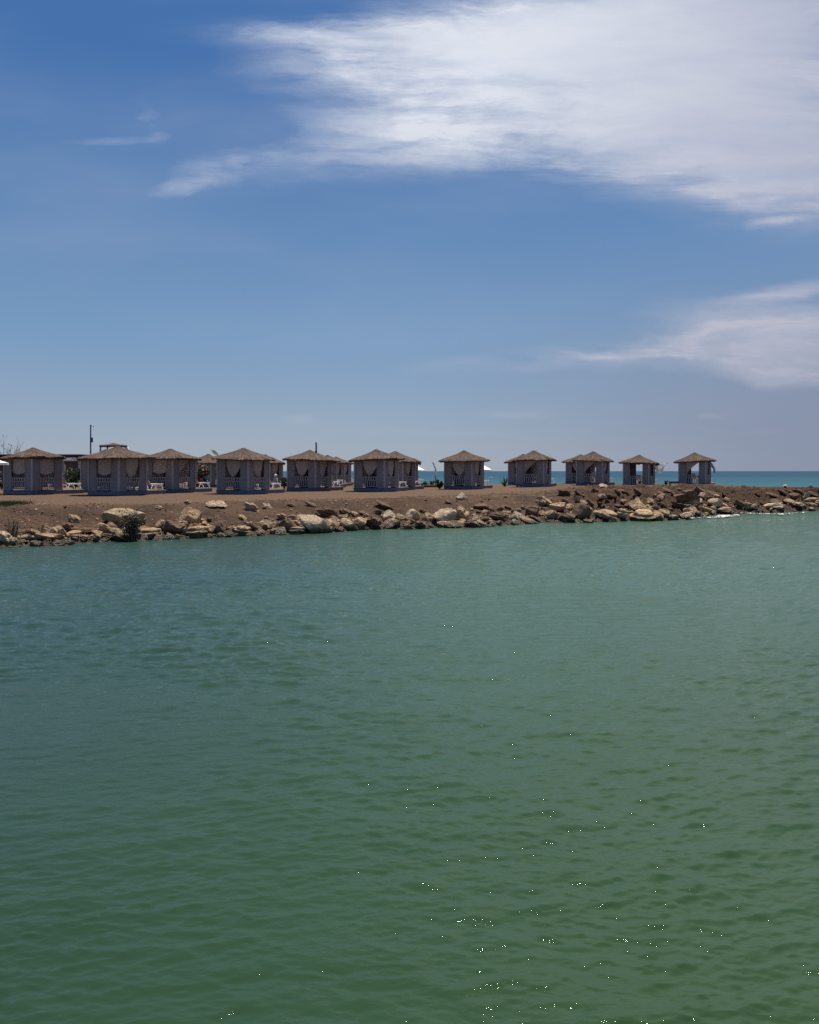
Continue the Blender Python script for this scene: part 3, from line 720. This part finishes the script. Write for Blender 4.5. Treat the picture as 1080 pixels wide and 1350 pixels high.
# curtains blown out of the last two huts
def blown(name, path, wd, thick, parent_i, loc, m):
    V = []; n = len(path); k = 10
    for j, (x, z, w_) in enumerate(path):
        for i in range(k):
            s = i/(k-1)-.5; V.append((x+.10*math.sin(s*7+j), .35*s*2*w_*.6, z+s*w_))
    o = obj(name, np_mesh(name, V, grid_faces(n, k), m), FH[parent_i], loc=loc); return o
b1 = blown('curtain', [(0, .05, .12), (.22, -.10, .25), (.42, -.28, .6), (.62, -.42, .95), (.80, -.44, .95), (.95, -.30, .6), (1.08, -.10, .3), (1.25, .04, .22), (1.45, .12, .16), (1.62, .14, .10)], 1, 1, 9, (-.05, SD*.8, WT-.12), M_SHEER)
b2 = blown('curtain', [(0, 0, .25), (.15, -.08, .35), (.3, -.25, .35), (.42, -.5, .3), (.5, -.8, .2), (.5, -1.0, .12)], 1, 1, 10, (.05, SD*.6, WT-.05), M_CURT)
b1['label'] = 'bright white curtain blown outwards by the wind'; b2['label'] = 'grey-brown curtain blown outwards by the wind'

BK = [(141, 61.3, 23.5, .92, 'hut set back behind the second hut, its grey wall left of it'),
 (278, 80, 23.5, .98, 'back-row hut between the third and fourth huts, behind the pink shrub'),
 (354, 81, 23.5, .96, 'back-row hut peeping out between the fourth and fifth front huts'),
 (426, 77, 23.5, .98, 'nearest of three back-row huts right of the fifth front hut'),
 (438, 85.5, 23.5, .98, 'middle of three back-row huts right of the fifth front hut'),
 (449, 95, 23.5, .96, 'farthest of three back-row huts right of the fifth front hut'),
 (531, 68.6, 23.5, 1.0, 'back-row hut joined behind the sixth front hut, its roof peak just showing'),
 (536, 84, 27, .96, 'farther back-row hut whose eave sticks out toward the sea gap'),
 (701, 86, 26, .94, 'back-row hut half hidden behind the left side of the eighth hut'),
 (776, 91, 28, .95, 'back-row hut half hidden behind the left side of the ninth hut')]
for i, (px, D, yaw, rs, lb) in enumerate(BK):
    t = hut(px, D, yaw, lb, None, (rs*.95, rs*.95, .84), seed=i+2, swag=False)
    if i in (3, 6, 7):
        w_ = ['', '', '', 'the nearest of three back-row huts', '', '', 'the back-row hut joined behind the sixth', 'the farther back-row hut by the sea gap'][i]
        p = world_of(t, -.55, SD+.62, FL+.03); lounger(*p, t.rotation_euler.z, f'white sun lounger on the deck of {w_}', 55)

# ---------------------------------------------------------------- pavilion, tower, poles
t = empty('pavilion', (at(30, 84), 84, gz(at(30, 84), 84))); tag(t, 'long low dark-roofed pavilion behind the leftmost huts', 'pavilion')
z0 = t.location.z
b = MB(); b.box(-8.5, 6.9, -2.2, 3, 3.08, 3.20); b.box(-8.7, 7.0, -2.4, 3.2, 3.203, 3.27); obj('roof', b.mesh('roof', M_DKWOOD, .01), t)
b = MB(); b.box(-8.3, 6.8, 2.7, 2.85, 0, 3.078); obj('wall', b.mesh('wall', M_SIDE), t)
for x in (-8.2, -5.2, -2.2, .8, 3.8, 6.6):
    b = MB(); b.box(x-.08, x+.08, -2.1, -1.94, 0, 3.078); obj('post', b.mesh('post', M_POST), t)
for x0, x1 in ((4.0, 6.4), (1.0, 3.6)):
    b = MB(); b.bar((x0, -2.15, 2.72), (x1, -2.15, 2.75), .13, .15, 12); b.bar((x0+.1, -2.2, 2.86), (x1-.05, -2.2, 2.90), .07, .07, 10); obj('rolled_blind', b.mesh('rolled_blind', M_CANVAS, smooth=True), t)

t = empty('lookout_tower', (at(149.5, 88), 88, gz(at(149.5, 88), 88))); tag(t, 'lookout tower whose small flat thatched roof rises behind the second hut', 'tower')
zt = H+(HZ-587.2)*88/F-t.location.z
for sx in (-1.0, 1.0):
    for sy in (-1, 1):
        b = MB(); b.box(sx-.06, sx+.06, sy-.06, sy+.06, -.1, zt-.01); obj('post', b.mesh('post', M_BRWOOD), t)
b = MB(); b.box(-1.2, 1.2, -1.2, 1.2, zt-2.1, zt-2.0); obj('platform', b.mesh('platform', M_BRWOOD), t)
b = MB()
for s in (-1.13, 1.13): b.box(-1.13, 1.13, s-.02, s+.02, zt-1.15, zt-1.1); b.box(s-.02, s+.02, -1.1, 1.1, zt-1.15, zt-1.1)
obj('railing', b.mesh('railing', M_BRWOOD), t)
b = MB()
for i in range(10): b.box(-.3, .3, -1.5+.0*i, -1.45, .3+i*.27, .34+i*.27)
for s in (-.3, .3): b.bar((s, -1.48, -.05), (s, -1.48, zt-2.0), .03)
obj('ladder', b.mesh('ladder', M_BRWOOD), t)
obj('roof', roof_mesh(9, 1.5, .20), t, loc=(0, 0, zt), rot=(0, 0, R(22)))
t['label'] = 'lookout tower whose small flat thatched roof rises behind the second hut'

def pole(px, D, ytop, label, r=.07, build=None):
    x = at(px, D); z0 = gz(x, D); t = empty('utility_pole', (x, D, z0)); tag(t, label, 'pole'); h = H+(HZ-ytop)*D/F-z0
    b = MB(); b.bar((0, 0, -.3), (0, 0, h), r*1.2, r*.9, 12); obj('pole', b.mesh('pole', M_GREY, smooth=False), t)
    b = MB(); b.bar((0, 0, h-.12), (.28, 0, h-.16), .02); b.box(.22, .32, -.03, .03, h-.22, h-.14); obj('arm', b.mesh('arm', M_GREY), t)
    b = MB(); hb = H+(HZ-580)*D/F-z0; b.box(.05, .22, -.09, .09, hb-.25, hb+.25); obj('junction_box', b.mesh('junction_box', M_BLACKC, .01), t)
pole(119.5, 86, 560, 'tall slim utility pole with a box and short arm, left of the lookout tower', .08)
x = at(574.5, 84); z0 = gz(x, 84); t = empty('shower_post', (x, 84, z0)); tag(t, 'thin dark post with a bent top in the sea gap left of the seventh hut', 'post')
hh = H+(HZ-610)*84/F-z0
b = MB(); b.tube([(0, 0, -.2), (0, 0, hh-.85), (-.03, 0, hh-.6), (-.16, 0, hh-.25), (-.28, 0, hh)], [.075, .065, .06, .06, .05], 10); obj('post', b.mesh('post', M_GREY, smooth=True), t)
b = MB(); b.lathe([(.03, .05), (.09, 0), (.10, -.05), (.001, -.05)], (-.29, 0, hh), 12); obj('shower_head', b.mesh('shower_head', M_GREY, smooth=True), t)

def parasol(px, D, ytop, yedge, r, label, m=M_CANVAS, tilt=0):
    x = at(px, D); z0 = gz(x, D); t = empty('parasol', (x, D, z0)); tag(t, label, 'parasol', 'white parasols'); zt = H+(HZ-ytop)*D/F-z0; ze = H+(HZ-yedge)*D/F-z0
    b = MB(); b.bar((0, 0, -.2), (0, 0, zt+.06), .025); obj('pole', b.mesh('pole', M_POST), t)
    b = MB(); b.lathe([(.01, zt), (r*.3, zt-(zt-ze)*.36), (r*.7, zt-(zt-ze)*.75), (r, ze), (r*1.0, ze-.14), (r*.985, ze-.14), (r*.97, ze-.01), (r*.3, zt-(zt-ze)*.4), (.01, zt-.03)], seg=8); cn = obj('canopy', b.mesh('canopy', m), t)
    for i in range(8):
        a = (i)*math.pi/4; b = MB(); b.bar((.03, 0, ze-.1), (r*.6*math.cos(a), r*.6*math.sin(a), zt-(zt-ze)*.68), .008, seg=5); obj('rib', b.mesh('rib', M_POST), cn)
parasol(-13, 52, 602.5, 610, 1.12, 'white parasol cut off by the left edge of the photo')
parasol(547, 97, 611, 619.8, 1.2, 'white parasol poking out right of the back-row hut by the sea gap')
parasol(634.5, 95, 610.5, 619.3, 1.25, 'white parasol poking out right of the seventh front hut')
def closed_parasol(px, D, ytop, label, m, lean=0, leanx=0, h=1.0, tipm=None, r=.16, ybase=None):
    x = at(px, D); z0 = gz(x, D); t = empty('parasol', (x, D, z0)); t.rotation_euler = (0, R(lean), 0); tag(t, label, 'parasol', 'closed parasols')
    zt = H+(HZ-ytop)*D/F-z0
    b = MB(); b.bar((0, 0, -.2), (0, 0, zt), .025); obj('pole', b.mesh('pole', M_GREY), t)
    b = MB(); b.lathe([(.01, zt), (r*.5, zt-.12), (r*.8, zt-.35*h), (r, zt-.75*h), (r*.75, zt-1.0*h), (.03, zt-1.02*h)], seg=14)
    obj('canopy', b.mesh('canopy', m, smooth=True), t)
    if tipm: b = MB(); b.lathe([(.001, zt+.14), (.10, zt+.08), (.13, zt-.05), (.05, zt-.09)], seg=12); obj('cover', b.mesh('cover', tipm, smooth=True), t)
closed_parasol(363.5, 67, 627, 'closed grey parasol with a white tip between the fourth and fifth huts', M_MESH, h=1.0, tipm=M_WHITE, r=.22)
closed_parasol(168.5, 90, 588.5, 'closed cream parasol whose tip shows just right of the lookout roof', M_CANVAS, h=.9, r=.2)

# ---------------------------------------------------------------- plants
def leaf_cloud(name, n, shape, m, size=.09, seed=1, parent=None, loc=(0,0,0), flat=.45):
    rg = np.random.default_rng(seed); c = np.array([shape(rg) for _ in range(n)]); k = n
    a = rg.normal(0, 1, (k, 3)); a /= np.linalg.norm(a, axis=1, keepdims=True); b = rg.normal(0, 1, (k, 3)); b -= (b*a).sum(1, keepdims=True)*a; b /= np.linalg.norm(b, axis=1, keepdims=True)
    s = size*rg.uniform(.6, 1.4, (k, 1))
    V = np.concatenate([c-a*s, c+b*s*flat, c+a*s, c-b*s*flat], 0); i = np.arange(k); Fq = np.stack([i, i+k, i+2*k, i+3*k], -1)
    return obj(name, np_mesh(name, V, Fq, m, smooth=False), parent, loc=loc)
def clumps(cs):
    def f(rg):
        c = cs[rg.integers(len(cs))]; d = rg.normal(0, 1, 3); d /= np.linalg.norm(d); r = rg.random()**.45
        return np.array(c[:3])+d*r*np.array(c[3:6] if len(c) > 4 else (c[3],)*3)
    return f
def shrub(name, px, D, wm, hm, label, cat='shrub', leaf=M_LEAF, flower=None, n=900, seed=1, size=.09, nf=70, group=None, twigs=True):
    x = at(px, D); z0 = gz(x, D); t = empty(name, (x, D, z0)); tag(t, label, cat, group); rg = random.Random(seed)
    cs = [(rg.uniform(-.5, .5)*wm*.62, rg.uniform(-.4, .4)*wm*.6, hm*rg.uniform(.22, .86), wm*rg.uniform(.16, .28)) for _ in range(11)]
    leaf_cloud('foliage', n, clumps(cs), leaf, size, seed, t)
    b = MB()
    for c in cs[:8]: b.tube([(rg.uniform(-.06, .06), rg.uniform(-.06, .06), -.1), (c[0]*.5, c[1]*.5, c[2]*.6), c[:3]], [.028, .02, .008], 6)
    obj('stems', b.mesh('stems', M_STEM), t).name = 'stem'
    if flower:
        bl = leaf_cloud('blossom', nf*6, clumps([(c[0]+rg.uniform(-1, 1)*c[3]*.7, c[1]-c[3]*.7, c[2]+rg.uniform(-1, 1)*c[3]*.7, .07) for c in cs for _ in range(3)]), flower, .045, seed+3, t, flat=.8)
    return t
shrub('oleander', 263, 68.5, 1.9, 2.5, 'tall dark shrub with bright pink flowers between the third and fourth huts', leaf=M_DLEAF, flower=M_PINK, n=1500, seed=3, size=.10)
shrub('bush', 98.5, 63.0, 1.25, 1.95, 'leafy green bush beside the lounger between the first and second huts', leaf=M_LEAF, n=1200, seed=4)
shrub('bush', 375, 69.5, .7, 1.15, 'small olive bush beside the closed grey parasol', leaf=M_LEAF, n=500, seed=6)
shrub('bush', -6, 58, 1.7, 1.9, 'dark red flowering bush at the left edge beneath the white parasol', leaf=M_DRY, flower=M_RED, n=1100, seed=8, nf=160)
shrub('bush', 580, 72.5, .75, .85, 'dark green bush at the left wall of the seventh hut', leaf=M_DLEAF, n=700, seed=9)
shrub('bush', 569.5, 86, .62, .62, 'small dry bush at the foot of the bent post', leaf=M_LEAF, flower=M_RED, nf=5, n=300, seed=10, size=.07)
shrub('bush', 562, 87, .8, .5, 'low bluish bush left of the bent post by the low kerb', leaf=M_DLEAF, n=300, seed=12, size=.07)
shrub('bush', 843.5, 80.2, .42, .52, 'small dark tuft on the crest left of the open tenth hut', leaf=M_DRY, n=260, seed=13, size=.06)
shrub('bush', 878.5, 79.2, .42, .42, 'small dark tuft on the crest midway between the last two huts', leaf=M_DRY, n=260, seed=14, size=.06)

def agave(px, D, rad, hm, label):
    x = at(px, D); z0 = gz(x, D); t = empty('agave', (x, D, z0)); tag(t, label, 'agave plant'); rg = random.Random(3)
    for i in range(26):
        a = rg.uniform(0, 6.28); el = rg.uniform(25, 85); L = hm*rg.uniform(.75, 1.15); pts = []
        V = []; n = 6; w0 = .07
        for j in range(n):
            s = j/(n-1); r = L*s*math.cos(R(el)); z = L*s*math.sin(R(el))-.12*s*s*math.cos(R(el)); wd = w0*(1-s)**.7*(1 if s > .15 else .7)
            ca, sa = math.cos(a), math.sin(a)
            V += [(ca*r-sa*wd, sa*r+ca*wd, z+.03), (ca*r, sa*r, z), (ca*r+sa*wd, sa*r-ca*wd, z+.03)]
        o = obj('leaf', np_mesh('leaf', V, grid_faces(n, 3), M_DLEAF if i % 2 else M_LEAF), t)
agave(665.5, 79, .7, 1.0, 'spiky green agave against the eighth front hut')

def twiggy(name, px, D, label, h, spread, n, m, z=None, seed=1, cat='dry shrub', leaf=None, nl=0, base=.1, th=.02, fl=None, lean=0, name2='branch', top_spread=1.):
    x = at(px, D); z0 = gz(x, D) if z is None else z; t = empty(name, (x, D, z0)); tag(t, label, cat); rg = random.Random(seed); b = MB(); tips = []
    for i in range(n):
        a = rg.uniform(0, 6.28); p = Vector((math.cos(a)*base*rg.random(), math.sin(a)*base*rg.random(), -.1)); L = h*rg.uniform(.55, 1.05)
        d = Vector((math.cos(a)*spread*rg.uniform(.2, 1)+lean, math.sin(a)*spread*.8, 1)).normalized(); pts = [p]; k = 5
        for j in range(k): d = (d+Vector((rg.gauss(0, .12), rg.gauss(0, .12), .05))).normalized(); p = p+d*L/k; pts.append(p.copy())
        b.tube(pts, [th*(1-j/(k+1)) for j in range(k+1)], 5); tips.append(pts)
        for q in range(3):
            s = pts[rg.randrange(2, k+1)]; dd = (d+Vector((rg.gauss(0, .6), rg.gauss(0, .6), .1))).normalized(); e = s+dd*L*.25; b.bar(s, e, th*.45, th*.15, 4); tips.append([s, e, e, e, e])
    obj(name2, b.mesh(name2, m), t)
    if leaf:
        cs = [(*pts[rg.randrange(2, len(pts))], .09) for pts in tips for _ in range(2)]
        leaf_cloud('foliage', nl, clumps(cs), leaf, .05, seed, t)
    if fl: leaf_cloud('blossom', 60, clumps([(*p[-1], .06) for p in tips[:5]]), fl, .07, seed+1, t)
    return t
# dark weedy shrub in front of the big boulder
x, y, g0 = hit(172, 712)
twiggy('dark_bush', 173, y-.1, 'dark weedy bush at the waterline in front of the huge boulder', 1.22, .05, 90, M_WEED, z=0., seed=4, leaf=M_WEED, nl=1100, base=.26, th=.024, cat='bush')
x, y, g0 = hit(15, 716); twiggy('dry_shrub', 15.5, y, 'bare dark twiggy shrub at the waterline by the left edge', 1.15, .28, 20, M_DRY, z=.02, seed=6, base=.12, th=.03)
twiggy('tall_grass', 12, 96, 'thin bare stems rising above the roofs at the far left', 4.45, .30, 34, M_DRY, seed=9, base=1.3, th=.032, leaf=M_DLEAF, nl=1500, cat='dry shrub', fl=M_RED)
twiggy('tall_grass', 26, 97, 'wispy dark stems above the leftmost hut roof, right of the red tip', 4.9, .22, 14, M_DRY, seed=10, base=.9, th=.04, cat='dry shrub')

# cypress far behind
x = at(416.5, 125); t = empty('cypress_tree', (x, 125, gz(x, 125))); tag(t, 'slim dark cypress showing above the fifth front hut', 'tree'); hc = H+(HZ-583.5)*125/F-t.location.z
b = MB(); b.bar((0, 0, -.3), (0, 0, hc*.9), .10, .02); obj('trunk', b.mesh('trunk', M_STEM), t)
def cyp(rg):
    s = rg.random(); a = rg.random()*6.28; r = .42*math.sin(min(1, s*1.15+.12)*math.pi)**.6*(.8+.4*rg.random())*(.6+.4*rg.random()); return np.array([math.cos(a)*r+.06*math.sin(s*9), math.sin(a)*r, .6+s*(hc-.6)])
leaf_cloud('crown', 5200, cyp, M_DLEAF, .11, 3, t)
# banana leaf leaning above the back roofs
x = at(287, 78); t = empty('banana_plant', (x, 78, gz(x, 78))); tag(t, 'dark green banana leaf leaning left above the roofs beside the fourth hut', 'plant')
zt = H+(HZ-601)*78/F-t.location.z
b = MB(); b.tube([(.3, 0, -.1), (.2, 0, zt*.5), (.05, 0, zt)], [.09, .07, .04], 8); obj('stem', b.mesh('stem', M_DLEAF), t)
V = []
for j in range(14):
    s = j/13; wd = .13*math.sin(min(1, s*1.05+.04)*math.pi)**.7+.02; cx_, cz = .05-.74*s-.2*max(0, s-.8), zt+.70*s-.7*max(0, s-.8)*s
    for i in range(5): q = i/4-.5; V.append((cx_+q*wd*1.1, .25*q, cz+q*wd*1.4+.03*abs(q)))
obj('leaf', np_mesh('leaf', V, grid_faces(14, 5), M_DLEAF), t)
# green patch of grass
rg = np.random.default_rng(8); n = 2600; cx, cy, _ = hit(24, 664); X = cx+rg.normal(0, .42, n); Yv = cy-1.2+rg.normal(0, .9, n)-.5*(X-cx); Z = ground(X, Yv); hgt = rg.uniform(.06, .22, n); dx = rg.normal(0, .05, n)
V = np.concatenate([np.stack([X-.008, Yv, Z], 1), np.stack([X+.008, Yv, Z], 1), np.stack([X+dx, Yv+rg.normal(0, .04, n), Z+hgt], 1)]); i = np.arange(n)
tag(obj('grass', np_mesh('grass', V, np.stack([i, i+n, i+2*n], 1), M_GRASS, smooth=False)), 'small green patch of grass on the bank below the leftmost hut', kind='stuff')
# scattered gravel and clods on the slope
def pebbles(name, n, seed, lo, hi, smin, smax, m, label):
    rg = np.random.default_rng(seed); bm = bmesh.new(); bmesh.ops.create_icosphere(bm, subdivisions=1, radius=1); bv = np.array([v.co[:] for v in bm.verts]); bf = np.array([[v.index for v in f.verts] for f in bm.faces]); bm.free()
    px = rg.uniform(-120, 1180, n); t = lo+(hi-lo)*rg.random(n)**1.3; f = H*F/(ip(px, FOOT)-HZ); e = ip(px, EDGE); Y = f+(e-f)*t; X = (px-540)/F*Y; Z = ground(X, Y)
    s = rg.uniform(smin, smax, (n, 1, 1))*rg.uniform(.5, 1, (n, 1, 1)); V = bv[None]*s*rg.uniform(.6, 1.2, (n, 1, 3))*(1+.25*rg.normal(0, 1, (n, len(bv), 1))); V += np.stack([X, Y, Z], 1)[:, None, :]
    Fq = bf[None]+(np.arange(n)*len(bv))[:, None, None]
    tag(obj(name, np_mesh(name, V.reshape(-1, 3), Fq.reshape(-1, 3), m, smooth=False)), label, kind='stuff')
pebbles('gravel', 2600, 1, -.02, .22, .04, .14, M_ROCK, 'loose gravel and broken stones along the waterline')
pebbles('clods', 3800, 2, .1, 1.05, .02, .075, M_DARK, 'brown earth clods scattered over the slope')
pebbles('pebbles', 1100, 3, .1, 1.3, .02, .05, M_PALE, 'pale pebbles scattered over the slope')

# low kerb in the sea gap, bench on the crest, small table
t = empty('low_wall', (at(568, 80), 80, gz(at(568, 80), 80))); tag(t, 'low dark timber kerb across the gap below the bent post', 'kerb')
b = MB(); b.box(-.75, 1.0, -.1, .1, -.1, .16); obj('base', b.mesh('base', M_DKWOOD, .01), t); b = MB(); b.box(-.78, 1.03, -.13, .13, .163, .21); obj('coping', b.mesh('coping', M_BRWOOD, .01), t)
x = at(889.5, 81); t = empty('bench', (x, 81, gz(x, 81))); tag(t, 'low brown wooden bench on the crest just left of the rightmost hut', 'bench')
b = MB()
for i in range(3): b.box(-.55, .55, -.2+i*.14, -.08+i*.14, .50, .54)
obj('seat', b.mesh('seat', M_BRWOOD, .005), t)
for s in (-.45, .45): b = MB(); b.box(s-.05, s+.05, -.18, .18, -.1, .498); obj('leg', b.mesh('leg', M_BRWOOD), t)
b = MB(); b.box(-.5, .5, .2, .24, .30, .48); obj('stretcher', b.mesh('stretcher', M_BRWOOD), t)
x = at(646.5, 92); t = empty('beach_table', (x, 92, gz(x, 92))); tag(t, 'small white round-topped table under the parasol right of the seventh hut', 'table')
b = MB(); b.lathe([(.001, .84), (.24, .84), (.25, .81), (.001, .80)], seg=20); obj('tabletop', b.mesh('tabletop', M_WHITE), t)
b = MB(); b.bar((0, 0, -.1), (0, 0, .8), .03); b.bar((0, 0, -.02), (0, 0, .03), .2, .18, 16); obj('pedestal', b.mesh('pedestal', M_WHITE), t)

# ---------------------------------------------------------------- people
def skin_body(name, joints, edges, radii, m, parent, sub=2):
    me = bpy.data.meshes.new(name); me.from_pydata(joints, edges, []); o = obj(name, me, parent)
    md = o.modifiers.new('s', 'SKIN'); o.modifiers.new('sub', 'SUBSURF').levels = sub
    for i, r in enumerate(radii): q = me.skin_vertices[0].data[i]; q.radius = (r, r) if not isinstance(r, tuple) else r; q.use_root = (i == 0)
    bpy.context.view_layer.update(); dg = bpy.context.evaluated_depsgraph_get(); nm = bpy.data.meshes.new_from_object(o.evaluated_get(dg)); o.modifiers.clear(); o.data = nm
    nm.materials.clear(); nm.materials.append(m); nm.polygons.foreach_set('use_smooth', np.full(len(nm.polygons), True)); return o
def person(loc, rz, label, sitting=False, shirt=M_BLACKC, trousers=M_BLACKC, lean=0.):
    t = empty('person', loc, rz); tag(t, label, 'person')
    hz = .52 if sitting else .95
    lx = lambda z: lean*(z-hz)          # torso leans back along -y
    J = [(0, 0, hz), (0, -lx(hz+.25), hz+.25), (0, -lx(hz+.47), hz+.47), (0, -lx(hz+.56), hz+.56), (0, -lx(hz+.63)+.01, hz+.64), (0, -lx(hz+.75)+.02, hz+.76)]
    rad = [(.15, .11), (.14, .10), (.16, .10), .055, .085, .075]
    E = [(0, 1), (1, 2), (2, 3), (3, 4), (4, 5)]
    for s in (-1, 1):
        b0 = len(J); sz = hz+.46
        if sitting: arm = [(s*.19, -lx(sz), sz), (s*.24, -lx(sz-.25)+.06, sz-.26), (s*.20, .22, hz+.12), (s*.18, .30, hz+.10)]
        else: arm = [(s*.19, -lx(sz), sz), (s*.25, -.02, sz-.28), (s*.20, .16, sz-.42), (s*.16, .24, sz-.38)]
        J += arm; rad += [.055, .042, .032, .028]; E += [(2, b0), (b0, b0+1), (b0+1, b0+2), (b0+2, b0+3)]
        for f, dx in enumerate((-.028, -.009, .009, .028)):       # fingers and thumb
            J.append((arm[3][0]+dx, arm[3][1]+.07, arm[3][2]-.01)); rad.append(.009); E.append((b0+3, len(J)-1))
        J.append((arm[3][0]-s*.045, arm[3][1]+.02, arm[3][2]+.015)); rad.append(.010); E.append((b0+3, len(J)-1))
        b1 = len(J)
        if sitting: leg = [(s*.09, .06, hz-.03), (s*.12, .46, hz+.03), (s*.12, .56, hz-.40+.02), (s*.12, .70, hz-.45)]
        else: leg = [(s*.09, 0, hz-.08), (s*.10, .02, hz-.48), (s*.10, -.02, .07), (s*.11, .13, .04)]
        J += leg; rad += [.085, .058, .04, .035]; E += [(0, b1), (b1, b1+1), (b1+1, b1+2), (b1+2, b1+3)]
    body = skin_body('body', J, E, rad, M_SKIN, t)
    hd = Vector(J[4])+Vector((0, .0, .04))
    b = MB(); bmesh.ops.create_uvsphere(b.bm, u_segments=14, v_segments=10, radius=1, matrix=Matrix.Translation(hd+Vector((0, -.015, .035))) @ Matrix.Diagonal((.092, .105, .105, 1))); obj('hair', b.mesh('hair', M_HAIR, smooth=True), t)
    b = MB()
    for s in (-1, 1): bmesh.ops.create_uvsphere(b.bm, u_segments=8, v_segments=6, radius=.012, matrix=Matrix.Translation(hd+Vector((s*.032, .082, -.005))))
    obj('eyes', b.mesh('eyes', M_HAIR), t).name = 'eye'
    b = MB(); b.bar(hd+Vector((0, .08, .0)), hd+Vector((0, .105, -.03)), .006, .013, 6); obj('nose', b.mesh('nose', M_SKIN), t)
    # shirt follows the torso
    TJ = [(0, 0, hz-.04), (0, -lx(hz+.25), hz+.25), (0, -lx(hz+.45), hz+.45)]; TR = [(.172, .132), (.162, .122), (.178, .122)]; TE = [(0, 1), (1, 2)]
    for s in (-1, 1): k0 = len(TJ); TJ += [(s*.19, -lx(hz+.46), hz+.46), (s*.225, -lx(hz+.3)+.02, hz+.31)]; TR += [.072, .062]; TE += [(2, k0), (k0, k0+1)]
    skin_body('shirt', TJ, TE, TR, shirt, t)
    LJ = [(0, 0, hz)]; LR = [(.17, .13)]; LE = []
    for s in (-1, 1):
        k0 = len(LJ)
        LJ += ([(s*.09, .06, hz-.03), (s*.12, .40, hz+.02)] if sitting else [(s*.09, 0, hz-.1), (s*.10, .02, hz-.42)]); LR += [.10, .08]; LE += [(0, k0), (k0, k0+1)]
    skin_body('shorts', LJ, LE, LR, trousers, t)
    return t
t = FH[1]; p = world_of(t, -.35, 1.75, FL); person(p, t.rotation_euler.z+R(150), 'person in a red top standing inside the second front hut, in its right-hand opening', shirt=M_REDC)
t = FH[0]; p = world_of(t, -1.3, SD+.75, FL+.02); person((p[0], p[1], p[2]), t.rotation_euler.z+R(10), 'person in dark clothes sitting on a lounger behind the leftmost hut', True, lean=.3)
t = FH[7]; p = world_of(t, -1.75, SD+.8, FL+.02); person(p, t.rotation_euler.z, 'person in maroon seen through the railing of the eighth front hut', True, shirt=M_MAROON, lean=.2)
x = at(553.6, 88.8); 
q = [o for o in bpy.data.objects if o.get('label', '').startswith('white sun lounger on the deck of the farther')][0]
qx, qy, qz = q.location; person((qx+.12, qy+.18, qz-.16), q.rotation_euler.z, 'person in black with maroon shorts sitting on a lounger at the sea gap', True, trousers=M_MAROON, lean=.25)
